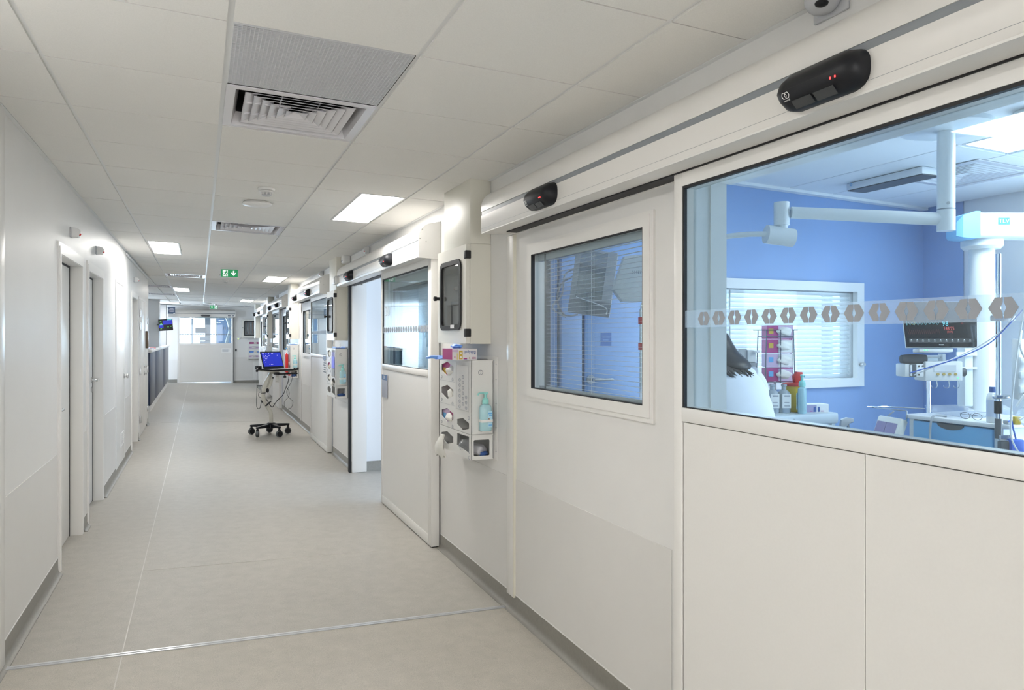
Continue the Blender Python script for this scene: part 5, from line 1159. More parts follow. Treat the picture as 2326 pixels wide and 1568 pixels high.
MB(Ms).box(-0.163, 0.163, -0.008, -0.006, 0.03, 0.257).build('screen', SCREENBLUE, sc_)
mb = MB(Ms)
for x, z in [(-0.145, 0.245), (-0.125, 0.245), (-0.085, 0.24), (-0.04, 0.243), (0.01, 0.243), (0.03, 0.243), (-0.14, 0.215), (-0.10, 0.21), (-0.04, 0.21), (0.10, 0.21), (-0.135, 0.185), (-0.115, 0.185), (-0.09, 0.185), (-0.07, 0.185), (-0.115, 0.155), (-0.09, 0.155), (-0.13, 0.13), (-0.12, 0.10), (-0.06, 0.06), (-0.035, 0.06), (-0.01, 0.06)]:
    mb.box(x - 0.0035, x + 0.0035, -0.0092, -0.008, z - 0.0035, z + 0.0035)
mb.build('desktop_icon', SCREENWHITE, sc_)
# ------------------------------------------------------------------ blue patient room: fittings and things
YAW = -0.4031
def F(x, y, z, r=YAW): return Matrix.Translation((x, y, z)) @ Matrix.Rotation(r, 4, 'Z')
t = thing('examination_lamp', (3.03, 2.22, 2.49), 'white ceiling examination lamp with long folding arm in the blue room', 'lamp')
MB().lathe((3.03, 2.22, 2.41), [(0.0, -0.035), (0.15, -0.035), (0.185, -0.025), (0.19, 0.0), (0.19, 0.018)], 32).build('canopy', LAMPWHITE, t)
MB().cyl((3.03, 2.22, 2.40), (3.03, 2.22, 2.035), 0.036, n=24).build('drop_tube', LAMPWHITE, t)
MB().cyl((3.03, 2.22, 2.03), (3.03, 2.22, 1.937), 0.0365, n=24).build('swivel', LAMPWHITE, t)
MB().cyl((3.004, 2.19, 2.055), (3.008, 2.194, 2.055), 0.007, n=10).build('screw', GPLAST, t)
MB().cyl((3.01, 2.24, 1.992), (2.44, 2.53, 2.028), 0.029, 0.026, n=20).build('arm', LAMPWHITE, t)
MB().box(-0.05, 0.05, -0.004, 0.004, 0, 0.003).build('slot', MIDGREY, t).matrix_world = Matrix.Translation((2.93, 2.28, 2.025)) @ Matrix.Rotation(-0.47, 4, 'Z')
t.children[-1].parent = t
j = MB().cyl((2.41, 2.555, 2.075), (2.41, 2.555, 1.972), 0.034, n=24).build('joint', LAMPWHITE, t)
MB().cyl((2.41, 2.555, 1.972), (2.41, 2.555, 1.945), 0.026, n=20).build('joint_neck', LAMPWHITE, j)
q = MB().cyl((2.338, 2.575, 1.931), (2.405, 2.553, 1.922), 0.042, n=28).build('head_joint', LAMPWHITE, t)
MB().cyl((2.405, 2.553, 1.922), (2.458, 2.536, 1.915), 0.041, n=28).build('head_joint_cap', LAMPWHITE, q)
MB().tube(smooth([(2.35, 2.575, 1.932), (2.27, 2.62, 1.932), (2.18, 2.68, 1.922), (2.08, 2.76, 1.90), (1.99, 2.83, 1.87), (1.93, 2.87, 1.84)]), 0.012, 12).build('thin_arm', LAMPWHITE, t)
hp = [(-0.045, 0.10), (0.10, 0.115), (0.16, 0.06), (0.165, -0.05), (0.11, -0.112), (-0.055, -0.112), (-0.098, -0.055)]
MB(F(1.872, 2.94, 1.746)).prism(hp, 'y', -0.035, 0.035, bev=0.008).build('lamp_head', LAMPWHITE, t)
mb = MB(F(1.872, 2.94, 1.746))
for i in range(9): mb.box(-0.01 + i * 0.009, -0.01 + i * 0.009 + 0.004, -0.036, -0.0349, 0.028, 0.031).box(-0.01 + i * 0.009, -0.01 + i * 0.009 + 0.005, -0.036, -0.0349, 0.018 + 0.001 * (i % 3), 0.024)
mb.build('print', PRINTGREY, t)
# chrome pole with red bands below the lamp head
t = thing('drip_stand', (1.905, 2.90, zf(1.9)), 'chrome pole with two red bands behind the square blind window', 'pole')
MB().cyl((1.895, 2.90, zf(1.9) + 0.05), (1.895, 2.90, 1.60), 0.011, n=14).build('pole', CHROME, t)
MB().tube(smooth([(1.895, 2.90, 1.59), (1.90, 2.90, 1.625), (1.93, 2.888, 1.635), (1.95, 2.88, 1.61)]), 0.007, 10).build('hook', CHROME, t)
for z in (1.545, 1.425): MB().cyl((1.895, 2.90, z - 0.016), (1.895, 2.90, z + 0.016), 0.017, n=14).build('red_band', RED, t)
mb = MB()
for i in range(5):
    a = 2 * PI * i / 5; MB().tube([(1.895, 2.90, zf(1.9) + 0.06), (1.895 + 0.13 * math.cos(a), 2.90 + 0.13 * math.sin(a), zf(1.9) + 0.04), (1.895 + 0.20 * math.cos(a), 2.90 + 0.20 * math.sin(a), zf(1.9) + 0.014)], 0.012).build('foot', CHROME, t)
# bedside screen on an arm
Mt = F(1.90, 3.36, 1.756) @ Matrix.Rotation(0.14, 4, 'Y') @ Matrix.Rotation(-0.22, 4, 'Z')
t = thing('bedside_screen', (1.90, 3.36, 1.60), 'tilted grey screen on a bracket behind the square blind window', 'screen')
MB(Mt).box(-0.115, 0.105, -0.015, 0.02, -0.175, 0.165, bev=0.006).build('case', GPLAST, t)
MB(Mt).box(-0.085, 0.055, -0.0165, -0.015, -0.09, 0.155).build('screen', mat('glossy_screen', (0.35, 0.37, 0.40), 0.05, metal=0.7), t)
MB(Mt).box(-0.115, 0.105, -0.0162, -0.015, -0.172, -0.10).build('lower_bezel', MIDGREY, t)
MB(Mt).tube(smooth([(-0.08, -0.02, -0.09), (0.02, -0.03, -0.11), (0.085, -0.03, -0.13), (0.09, -0.025, -0.16)]), 0.004, 8).build('grip', CHROME, t)
MB().tube([(1.92, 3.40, 1.72), (1.95, 3.48, 1.70), (1.95, 3.535, 1.70)], 0.018).build('bracket', GPLAST, t)
MB(Mt).tube(smooth([(-0.11, 0.0, 0.02), (-0.17, 0.0, -0.03), (-0.18, 0.0, -0.12), (-0.13, 0.0, -0.19), (-0.06, 0.0, -0.18)]), 0.005, 6).build('cable', MIDGREY, t)
MB(Mt).tube(smooth([(-0.11, 0.0, 0.06), (-0.16, 0.01, 0.02), (-0.16, 0.01, -0.08), (-0.20, 0.0, -0.16), (-0.12, 0.0, -0.2)]), 0.005, 6).build('cable', GPLAST, t)
# lift rail box on the room ceiling
t = thing('ceiling_rail', (3.60, 2.9, 2.36), 'long white rail box under the ceiling of the blue room', 'rail')
MB().box(3.555, 3.70, 2.74, 3.24, 2.345, 2.384, bev=0.004).build('case', ROOMWHITE, t)
MB().box(3.56, 3.695, 2.74, 3.235, 2.339, 2.345).build('dark_slot', DARKGREY, t)
MB().tube([(3.553, 3.205 + 0.008 * math.cos(q), 2.372 + 0.006 * math.sin(q)) for q in [2 * PI * i / 12 for i in range(13)]], 0.0018, 5).build('ring_mark', SKYB, t)
# supply pendant: beam, column, chrome rail
t = thing('supply_pendant', (3.83, 2.60, 1.07), 'white supply column with horizontal beam in the blue room', 'pendant')
Mb = F(3.656, 2.626, 2.05)
MB(Mb).box(0.06, 0.62, -0.07, 0.07, -0.066, 0.066, bev=0.02, seg=3).build('beam', LAMPWHITE, t)
MB(Mb).loft([[(x, y * k, z * k2 + o) for y, z in ((-0.075, -0.07), (0.075, -0.07), (0.075, 0.07), (-0.075, 0.07))] for x, k, k2, o in ((-0.022, 0.6, 0.5, -0.02), (0.0, 0.9, 0.82, -0.008), (0.06, 1, 1, 0), (0.085, 1, 0.98, 0))]).build('end_cap', CAPBLUE, t)
pl_ = MB(Mb).box(0.178, 0.238, -0.0712, -0.07, 0.0, 0.036).build('brand_plate', mat('brand_blue', (0.08, 0.30, 0.66), 0.5), t)
tx('TLV', 0.030, (0.208, -0.0715, 0.018), WPLAST, 'lettering', pl_, M_=Mb, xs=1.1)
MB().lathe((3.833, 2.605, 1.985), [(0.0, -0.05), (0.085, -0.05), (0.098, -0.035), (0.098, 0.0)], 32).build('collar', LAMPWHITE, t)
MB().cyl((3.833, 2.605, 1.94), (3.833, 2.605, 1.075), 0.060, n=32).build('column', LAMPWHITE, t)
Mc = F(3.833, 2.605, 0)
MB(Mc).box(-0.11, -0.062, -0.03, 0.04, 1.10, 1.55, bev=0.008).build('side_channel', LAMPWHITE, t)
MB(Mc).box(-0.155, -0.05, -0.04, -0.03, 1.37, 1.39).box(-0.155, -0.05, -0.04, -0.03, 1.30, 1.31).build('rail_bracket', LAMPWHITE, t)
# far wall rail and chrome pole with clamp
t = thing('infusion_pole', (3.54, 2.325, 0.98), 'chrome infusion pole with black clamp beside the supply column', 'pole')
px_, py_ = 3.540, 2.325
MB().cyl((px_, py_, 1.06), (px_, py_, 1.87), 0.012, n=16).build('pole', CHROME, t)
MB().cyl((px_, py_, 1.10), (px_, py_, 1.16), 0.018, n=12).cyl((px_, py_, 1.06), (px_, py_, 1.10), 0.012, n=12).build('clamp', BLACK, t)
MB().cyl((px_, py_, 0.98), (px_, py_, 1.075), 0.015, n=12).build('grip', DARKGREY, t)
MB(F(px_, py_, 0)).box(-0.03, 0.07, -0.02, 0.02, 1.545, 1.575, bev=0.006).box(-0.02, 0.05, -0.016, 0.016, 1.17, 1.19, bev=0.004).build('bracket', STEEL, t)
# patient monitor
Mm = F(3.367, 2.499, 1.53) @ Matrix.Rotation(-0.10, 4, 'X')
t = thing('patient_monitor', (3.367, 2.499, 1.40), 'dark patient monitor showing 98 and 148/75 behind the hexagon band', 'monitor')
def taper(mb, w0, w1, h, y0, y1):
    return mb.prism([(-w0, -h), (w0, -h), (w1, h), (-w1, h)], 'y', y0, y1, bev=0.006)
taper(MB(Mm @ Matrix.Translation((0.004, 0, 0))), 0.176, 0.19, 0.116, 0.0, 0.014).build('case', WPLAST, t)
taper(MB(Mm), 0.172, 0.186, 0.113, -0.006, 0.0).build('screen', SCREENBLACK, t)
k = 3.62 / 1662
def zig(pts): return [((x - 2134) * k, -0.0085, (740 - y) * k) for x, y in pts]
sub = t.children[1]
rnd = random.Random(5)
MB(Mm).tube(zig([(2056, 731), (2057, 742)] + [(2060 + i * 4.4, 737 + (5 if i % 2 else -3) * (0.5 + 0.5 * rnd.random()) - 0.04 * i) for i in range(17)]), 0.0008, 4).build('cyan_trace', SCREENCYAN, t)
MB(Mm).tube(zig([(2058 + i * 2.2, 757 - 0.03 * i + (6 if i % 2 else -6) * (0.7 + 0.3 * rnd.random())) for i in range(34)]), 0.0006, 4).build('red_trace', SCREENDIMRED, t)
tx('98', 0.037, (0.022, -0.0075, 0.004), SCREENCYAN, 'lettering', t, M_=Mm, xs=0.85)
tx('148/75', 0.023, (0.039, -0.0075, -0.021), SCREENRED, 'lettering', t, M_=Mm, xs=0.85)
tx('(104)', 0.014, (0.043, -0.0075, -0.037), SCREENRED, 'lettering', t, M_=Mm)
tx('-?-', 0.014, (0.105, -0.0075, 0.006), SCREENRED, 'lettering', t, M_=Mm)
mb = MB(Mm)
for i in range(11): mb.box(-0.150 + i * 0.029 - 0.005, -0.150 + i * 0.029 + 0.005, -0.0075, -0.0065, -0.084, -0.081).box(-0.150 + i * 0.029 - 0.002, -0.150 + i * 0.029 + 0.002, -0.0075, -0.0065, -0.078, -0.074)
mb.build('soft_key', SCREENWHITE, t)
MB(Mm).plate(rect(-0.143, -0.127, -0.0, 0.014), [rect(-0.1415, -0.1285, 0.0015, 0.0125)], 'y', -0.0075, -0.0065).build('key_frame', OCHRE, t).location.z -= 0.0
MB(Mm).box(-0.16, 0.16, -0.0072, -0.0065, -0.090, -0.070).build('key_bar', mat('screen_bar', (0.05, 0.055, 0.06), 0.3), t)
tx('PHILIPS', 0.008, (-0.002, -0.0075, -0.101), SCREENWHITE, 'lettering', t, M_=Mm)
taper(MB(Mm), 0.14, 0.15, 0.09, 0.014, 0.05).build('back_shell', WPLAST, t)
MB(Mm).box(-0.11, 0.06, 0.0, 0.06, -0.135, -0.117, bev=0.004).build('docking_base', WPLAST, t)
mb = MB(Mm)
for x in (-0.083, -0.070): MB(Mm).cyl((x, -0.001, -0.126), (x, 0.002, -0.126), 0.003, n=8).build('green_light', LEDGREEN, t)
# measuring module with the cuff on it, bracket, hooks
Mq = F(3.30, 2.545, 1.30)
t = thing('measuring_module', (3.32, 2.54, 1.24), 'white measuring module with four gold sockets under the monitor', 'module')
MB(Mq).box(-0.085, 0.012, 0.0, 0.09, -0.030, 0.035, bev=0.006).build('left_module', WPLAST, t)
MB(Mq).box(-0.062, -0.030, -0.004, 0.0, -0.029, 0.034).build('dark_grip', DARKGREY, t)
MB(Mq).box(-0.060, -0.052, -0.006, -0.004, -0.025, 0.030).build('grip_bar', WPLAST, t)
for x, z in ((-0.016, 0.024), (-0.016, -0.019), (0.004, 0.025)): MB(Mq).cyl((x, -0.003, z), (x, 0.0, z), 0.0045, n=10).build('socket', BROWN, t)
MB(Mq).box(0.014, 0.200, -0.006, 0.10, -0.050, 0.048, bev=0.006).build('main_module', WPLAST, t)
MB(Mq).box(0.055, 0.165, -0.008, -0.006, -0.004, 0.030).build('label_field', mat('label_field', (0.66, 0.68, 0.72), 0.4), t)
for i in range(4): MB(Mq).cyl((0.075 + i * 0.029, -0.0105, -0.016), (0.075 + i * 0.029, -0.006, -0.016), 0.007, n=14).build('gold_socket', mat('gold_socket', (0.72, 0.52, 0.18), 0.3, metal=0.5), t)
MB(Mq).cyl((0.175, -0.008, -0.034), (0.175, -0.006, -0.034), 0.003, n=8).build('green_light', LEDGREEN, t)
MB(Mq).cyl((0.200, 0.04, -0.008), (0.235, 0.04, -0.008), 0.018, 0.022, n=16).build('side_knob', DARKGREY, t)
MB(Mq).box(0.05, 0.17, 0.10, 0.14, -0.03, 0.075).cyl((0.02, 0.05, 0.068), (0.13, 0.05, 0.068), 0.006).box(0.12, 0.135, 0.03, 0.07, 0.048, 0.085).build('bracket', LAMPWHITE, t)
for x in (0.065, 0.125, 0.175):
    MB(Mq).tube([(x + 0.014, 0.01, -0.05), (x + 0.014, 0.005, -0.07)] + [(x + 0.014 * math.cos(q), 0.005, -0.072 + 0.014 * math.sin(-q)) for q in [PI * i / 8 for i in range(9)]], 0.0025, 6).build('hook', CHROME, t)
MB(Mq).cyl((0.10, 0.12, -0.05), (0.10, 0.12, -0.22), 0.010, n=12).build('post', CHROME, t)
c_ = MB(Mq).lathe((-0.027, 0.03, 0.058), [(0, -0.066), (0.020, -0.062), (0.026, -0.02), (0.025, 0.03), (0.022, 0.062), (0, 0.066)], 18, 'x', sx=0.85).build('pressure_cuff', mat('cuff_grey', (0.09, 0.09, 0.095), 0.7)); tag(c_, 'rolled dark pressure cuff lying on the measuring module', 'cuff')
cb = thing('cable', (3.3, 2.5, 1.25), 'blue and white leads looping from the measuring module to the right', 'cable')
MB().tube(smooth([(3.232, 2.56, 1.29), (3.30, 2.49, 1.325), (3.37, 2.40, 1.37), (3.44, 2.30, 1.44), (3.46, 2.22, 1.53), (3.47, 2.16, 1.60)]), 0.003, 6).build('blue_lead', mat('lead_blue', (0.08, 0.16, 0.55), 0.4), cb)
MB().tube(smooth([(3.25, 2.55, 1.28), (3.33, 2.46, 1.34), (3.41, 2.36, 1.41), (3.45, 2.26, 1.49), (3.46, 2.19, 1.58)]), 0.003, 6).build('white_lead', WPLAST, cb)
# drawer cart along the far wall
t = thing('drawer_cart', (3.85, 2.6, 0), 'white cart with pale blue drawers under the patient monitor', 'cart')
zt = 1.018
MB().prism([(3.60 + a, 2.33 + b) for a, b in ((0.03, 0), (0.50, 0), (0.50, 0.56), (0.03, 0.56), (0.0, 0.53), (0.0, 0.03))], 'z', zt, zt + 0.022, bev=0.005).build('worktop', WPLAST, t)
MB().box(3.625, 4.08, 2.355, 2.40, 0.12, zt).box(3.625, 4.08, 2.842, 2.872, 0.12, zt).box(4.05, 4.08, 2.40, 2.842, 0.12, zt).box(3.64, 4.08, 2.40, 2.842, 0.12, 0.14).build('frame', LAMPWHITE, t)
for i, (a, b) in enumerate(((0.895, 1.010), (0.772, 0.889), (0.55, 0.766), (0.15, 0.544))):
    dd = MB().box(3.612, 4.04, 2.403, 2.840, a, b, bev=0.004).build('drawer', BLUEDRAWER, t)
    hh = [(2.62 + 0.075 * math.cos(q), b + 0.002 + 0.030 * math.sin(q)) for q in [PI + PI * j / 10 for j in range(11)]]
    MB().prism(hh, 'x', 3.606, 3.611).build('handle', DARKGREY, dd)
for x in (3.68, 4.02):
    for y in (2.40, 2.79):
        cc = MB().cyl((x, y, zf(x) + 0.09), (x, y, 0.13), 0.014).build('castor', GPLAST, t)
        MB().cyl((x, y - 0.015, zf(x) + 0.05), (x, y + 0.015, zf(x) + 0.05), 0.05, n=20).build('wheel', DARKGREY, cc)
MB().tube(smooth([(3.60, 2.87, 1.06), (3.55, 3.05, 1.065), (3.60, 3.12, 1.06), (3.72, 3.06, 1.06), (3.80, 2.91, 1.06)], 4), 0.004, 6).build('wire_rail', CHROME, t)
MB().tube([(3.60, 2.87, 1.06), (3.60, 2.87, 1.0)], 0.005, 6).build('rail_post', CHROME, t)
ct = zt + 0.022
t = thing('white_bottle', (3.65, 2.425, ct), 'white bottle with blue cap standing on the blue drawer cart', 'bottle')
MB().lathe((3.65, 2.425, ct + 0.001), [(0.025, 0), (0.0275, 0.005), (0.0275, 0.125), (0.023, 0.142), (0.015, 0.150), (0.015, 0.152)], 24).build('body', WPLAST, t)
MB().lathe((3.65, 2.425, ct + 0.001), [(0.015, 0.150), (0.0155, 0.178), (0, 0.178)], 20).build('cap', PBLUE, t)
MB().lathe((3.65, 2.425, ct + 0.001), [(0.028, 0.03), (0.028, 0.115)], 24).build('label', mat('label_blue_pale', (0.62, 0.68, 0.82), 0.5), t)
t = thing('spectacles', (3.68, 2.50, ct), 'dark rimmed spectacles lying on the drawer cart', 'spectacles')
for dy in (-0.032, 0.032):
    MB().tube([(3.655, 2.54 + dy + 0.026 * math.cos(q), ct + 0.021 + 0.017 * math.sin(q)) for q in [2 * PI * i / 14 for i in range(15)]], 0.0013, 6).build('rim', BLACK, t)
    MB().tube([(3.655, 2.54 + dy * 1.85, ct + 0.028), (3.78, 2.54 + dy * 1.6, ct + 0.012)], 0.0013, 6).build('temple', BLACK, t)
MB().tube([(3.655, 2.534, ct + 0.026), (3.652, 2.54, ct + 0.03), (3.655, 2.546, ct + 0.026)], 0.002, 6).build('bridge', BLACK, t)
tag(crumple(MB(), (3.70, 2.68, ct + 0.038), (0.06, 0.12, 0.030), 71).build('clear_bag', WRAP), 'long crumpled clear plastic wrap on the drawer cart', 'wrap')
tag(crumple(MB(), (3.74, 2.455, ct + 0.045), (0.05, 0.055, 0.040), 72).build('clear_bag', WRAP), 'small bunched clear plastic bag beside the white bottle', 'bag')
t = thing('finger_clip', (3.66, 2.30, ct), 'grey finger clip lying at the right end of the drawer cart', 'clip')
MB().box(3.63, 3.68, 2.335, 2.365, ct + 0.001, ct + 0.022, bev=0.007).build('clip', GPLAST, t)
MB().tube([(3.66, 2.335, ct + 0.008), (3.69, 2.30, ct + 0.005), (3.72, 2.34, ct + 0.006)], 0.003, 6).build('lead', MIDGREY, t)
t = thing('hanging_tube', (3.59, 2.72, 0.85), 'grey bent tube with dark tip hooked over the drawer cart edge', 'tube')
MB().tube(smooth([(3.66, 2.68, ct + 0.006), (3.60, 2.70, ct + 0.012), (3.583, 2.71, ct - 0.02), (3.582, 2.715, 0.93), (3.585, 2.70, 0.87)]), 0.006, 8).build('tube', GPLAST, t)
MB().cyl((3.585, 2.70, 0.87), (3.588, 2.695, 0.83), 0.010, n=10).build('tip', DARKGREY, t)
t = thing('printed_bag', (3.60, 2.98, 0.80), 'white bag with purple print hanging at the left end of the drawer cart', 'bag')
Mg = Matrix.Translation((3.60, 2.99, 0.93)) @ Matrix.Rotation(-0.25, 4, 'Z') @ Matrix.Rotation(0.35, 4, 'Y')
MB(Mg).box(-0.02, 0.03, -0.10, 0.10, -0.16, 0.085, bev=0.012).build('bag', GLOVEW, t)
MB(Mg).box(-0.023, -0.02, -0.085, 0.0, -0.13, 0.05).box(-0.023, -0.02, 0.005, 0.085, -0.13, 0.05).build('print', mat('print_purple_grey', (0.33, 0.27, 0.45), 0.5), t)
MB().tube([(3.60, 2.99, 1.02), (3.60, 2.95, 1.05)], 0.004).build('loop', GPLAST, t)
# pumps, tubing and clear bags at the right edge
t = thing('syringe_rack', (3.70, 2.20, 1.10), 'white upright syringe pump rack with tubes at the right edge of the glass', 'pump')
Mr = F(3.59, 2.262, 0)
MB(Mr).box(0.0, 0.035, 0, 0.05, 1.17, 1.46, bev=0.006).build('rack', WPLAST, t)
for z in (1.20, 1.27, 1.34): MB(Mr).box(0.0, 0.038, -0.014, 0.0, z, z + 0.035, bev=0.004).build('pump', LAMPWHITE, t)
MB(Mr).cyl((0.05, 0.0, 1.355), (0.08, 0.0, 1.355), 0.012).cyl((0.01, -0.03, 1.20), (0.06, -0.03, 1.20), 0.010).build('knob', GPLAST, t)
MB(Mr).cyl((0.03, -0.03, 1.20), (0.055, -0.03, 1.20), 0.013).build('black_knob', BLACK, t)
for pts in ([(0.0, -0.02, 1.50), (-0.01, -0.03, 1.42), (0.02, -0.03, 1.35)], [(0.02, -0.03, 1.18), (0.05, -0.05, 1.12), (0.03, -0.05, 1.05), (0.06, -0.05, 0.98)], [(-0.03, -0.03, 1.14), (0.0, -0.05, 1.20), (0.03, -0.05, 1.16), (0.04, -0.05, 1.06)], [(-0.02, -0.04, 1.08), (0.02, -0.05, 1.10), (0.05, -0.04, 1.04), (0.0, -0.05, 1.0)], [(0.08, -0.04, 1.14), (0.10, -0.05, 1.05), (0.13, -0.05, 0.98)]):
    MB(Mr).tube(smooth(pts), 0.005, 8).build('tubing', WPLAST, t)
tag(crumple(MB(), (3.62, 2.24, 1.085), (0.05, 0.05, 0.045), 81).build('clear_bag', WRAP), 'clear bag of tubing at the right edge of the glass', 'bag')
tag(MB(F(3.585, 2.255, 1.07)).box(-0.02, 0.01, 0, 0.02, -0.02, 0.02, bev=0.004).build('yellow_connector', YELLOW), 'small yellow connector among the tubing', 'connector')
t = thing('white_cable', (3.45, 2.1, 0.8), 'thin white lead hanging down in front of the cart end at right', 'cable')
MB().tube(smooth([(3.31, 2.06, 1.60), (3.29, 2.075, 1.42), (3.275, 2.085, 1.25), (3.265, 2.09, 1.10), (3.27, 2.088, 1.02), (3.30, 2.07, 0.95)]), 0.004, 6).build('lead', WPLAST, t)
t = thing('blue_clip', (3.62, 2.20, 0.82), 'blue plastic hook and holder below the right end of the cart top', 'clip')
MB(F(3.56, 2.262, 0.95)).box(-0.01, 0.05, 0, 0.03, -0.04, 0.03, bev=0.006).build('holder', mat('holder_blue', (0.08, 0.18, 0.68), 0.4), t)
MB(F(3.56, 2.262, 0.95)).tube(smooth([(0.015, 0.01, 0.03), (0.0, 0.01, 0.09), (-0.008, 0.01, 0.12), (-0.022, 0.01, 0.115)]), 0.004, 6).build('hook', mat('holder_blue', (0.08, 0.18, 0.68), 0.4), t)
MB(F(3.56, 2.262, 0.95)).box(-0.05, 0.0, 0.02, 0.05, -0.12, 0.02, bev=0.006).build('grey_holder', DARKGREY, t)
MB(F(3.55, 2.29, 0.985)).box(-0.03, 0.03, 0, 0.02, -0.012, 0.014, bev=0.003).build('rail_clamp', STEEL, t)
# trolley by the inner window
t = thing('treatment_trolley', (2.95, 3.28, 0), 'grey blue treatment trolley below the inner window, behind the person', 'trolley')
TT = 1.04
MB().box(2.15, 3.335, 3.09, 3.49, TT - 0.062, TT, bev=0.012).build('top', TROLLEY, t)
MB().tube([(3.0 + 0.008 * math.cos(q), 3.0885, TT - 0.03 + 0.008 * math.sin(q)) for q in [2 * PI * i / 12 for i in range(13)]], 0.0014, 5).build('lock_ring', MIDGREY, t)
for x in (2.17, 3.30):
    for y in (3.11, 3.46):
        l_ = MB().box(x - 0.013, x + 0.013, y - 0.013, y + 0.013, zf(x) + 0.10, TT - 0.06).build('leg', TROLLEY, t)
        cc = MB().cyl((x, y, zf(x) + 0.05), (x, y, zf(x) + 0.10), 0.012).build('castor', GPLAST, t)
        MB().cyl((x, y - 0.012, zf(x) + 0.045), (x, y + 0.012, zf(x) + 0.045), 0.045, n=20).build('wheel', DARKGREY, cc)
for z in (0.80, 0.62, 0.44): MB().box(2.19, 3.285, 3.10, 3.47, z - 0.16, z, bev=0.006).build('drawer', TROLLEY, t)
t = thing('sharps_bin', (3.14, 3.23, TT), 'yellow tapered sharps bin with red lid on the treatment trolley', 'sharps bin')
MB().lathe((3.14, 3.235, TT + 0.001), [(0, 0), (0.047, 0), (0.058, 0.150), (0.054, 0.150)], 28).build('bin', YELLOW, t)
MB().lathe((3.14, 3.235, TT + 0.001), [(0.062, 0.146), (0.062, 0.158), (0.045, 0.166), (0, 0.167)], 28).build('lid', RED, t)
MB(F(3.165, 3.22, TT + 0.168)).prism([(-0.03, 0.0), (0.0, 0.0), (0.018, 0.03), (0.015, 0.06), (-0.015, 0.062), (-0.035, 0.035)], 'y', -0.02, 0.02, bev=0.006).build('flap', RED, t)
bottle(None, 3.105, 3.135, TT, h=0.145, w=0.030, d=0.022, label='teal pump bottle in front of the yellow sharps bin', yaw=-2.6)
t = thing('medicine_carton', (3.21, 3.13, TT), 'small white and purple carton beside the teal bottle on the trolley', 'carton')
MB(F(3.215, 3.16, TT, -0.25)).box(-0.08, 0.075, -0.03, 0.05, 0.001, 0.048, bev=0.001, seg=1).build('carton', PAPER, t)
MB(F(3.215, 3.16, TT, -0.25)).box(-0.0805, 0.0, -0.031, -0.03, 0.004, 0.044).build('lilac_side', mat('carton_lilac', (0.42, 0.38, 0.58), 0.5), t)
MB(F(3.215, 3.16, TT, -0.25)).box(-0.018, -0.004, -0.032, -0.031, 0.006, 0.034).box(0.008, 0.02, -0.032, -0.031, 0.006, 0.034).build('print', PBLUE, t)
MB(F(3.215, 3.16, TT, -0.25)).box(0.025, 0.045, -0.032, -0.031, 0.008, 0.012).box(-0.04, -0.025, -0.032, -0.031, 0.008, 0.012).build('red_print', MAGENTA, t)
for i, (x, y) in enumerate(((2.975, 3.225), (3.035, 3.20))):
    t = thing('clear_bottle', (x, y, TT), ('clear infusion bottle half hidden by the person', 'clear infusion bottle with white label beside the sharps bin')[i], 'bottle', 'clear bottles on the treatment trolley')
    MB().lathe((x, y, TT + 0.001), [(0, 0), (0.034, 0), (0.036, 0.006), (0.036, 0.10), (0.030, 0.118), (0.013, 0.130), (0.013, 0.148), (0.016, 0.150), (0.016, 0.162), (0, 0.162)], 22).build('body', mat('clear_plastic', (0.66, 0.74, 0.80), 0.12, trans=0.45), t)
    MB(F(x, y, TT)).box(-0.022, 0.026, -0.0375, -0.034, 0.03, 0.11).build('label', PAPER, t)
    MB(F(x, y, TT)).box(-0.012, 0.02, -0.0382, -0.0372, 0.094, 0.102).box(-0.012, 0.016, -0.0382, -0.0372, 0.060, 0.064).box(-0.012, 0.02, -0.0382, -0.0372, 0.040, 0.045).build('print', PRINTGREY, t)
# wire rack with four glove cartons
Mk = F(3.16, 3.385, 1.20)
t = thing('wire_rack', (3.16, 3.385, 1.18), 'dark wire rack holding four glove cartons in front of the inner window', 'rack')
WIRE = mat('rack_wire', (0.12, 0.13, 0.17), 0.4)
for x, y in ((-0.09, -0.05), (0.0, -0.055), (0.085, -0.05), (-0.105, 0.06), (0.105, 0.06), (0.098, 0.02)): MB(Mk).tube([(x * 1.0, y, 0.0), (x * 0.9, y, 0.31)], 0.0028, 6).build('wire', WIRE, t)
for z, k_ in ((0.0, 1.0), (0.27, 0.92), (0.31, 1.18)): MB(Mk).tube([(-0.09 * k_, -0.05, z), (0.085 * k_, -0.05, z), (0.105 * k_, 0.06, z), (-0.105 * k_, 0.06, z), (-0.09 * k_, -0.05, z)], 0.003, 6).build('wire_ring', WIRE, t)
MB(Mk).tube([(0.0, 0.04, 0.0), (0.0, 0.05, -0.10), (0.0, 0.07, -0.155)], 0.008).build('support', GPLAST, t)
for i, (m1, m2) in enumerate(((MAGENTA, LILAC), (LILAC, PAPER), (MAGENTA, PAPER), (MAGENTA, LILAC))):
    z = 0.006 + i * 0.084
    b = thing('glove_box', Mk @ Vector((0, 0, z)), 'glove carton in the wire rack, %s of four' % ('lowest', 'second from below', 'second from top', 'topmost')[i], 'carton', 'glove cartons in the wire rack')
    MB(Mk).box(-0.076, 0.076, -0.045, 0.05, z, z + 0.080).build('carton', m1, b)
    MB(Mk).box(-0.010, 0.074, -0.0462, -0.045, z + 0.004, z + 0.076).build('printed_panel', m2, b)
    MB(Mk).box(-0.068, -0.040, -0.0465, -0.045, z + 0.03, z + 0.06).build('accent_panel', (SKYB, SKYB, OCHRE, OCHRE)[i], b)
    crumple(MB(Mk), (0.022, -0.046, z + 0.042), (0.042, 0.012, 0.026), 90 + i).build('glove', GLOVEW, b)
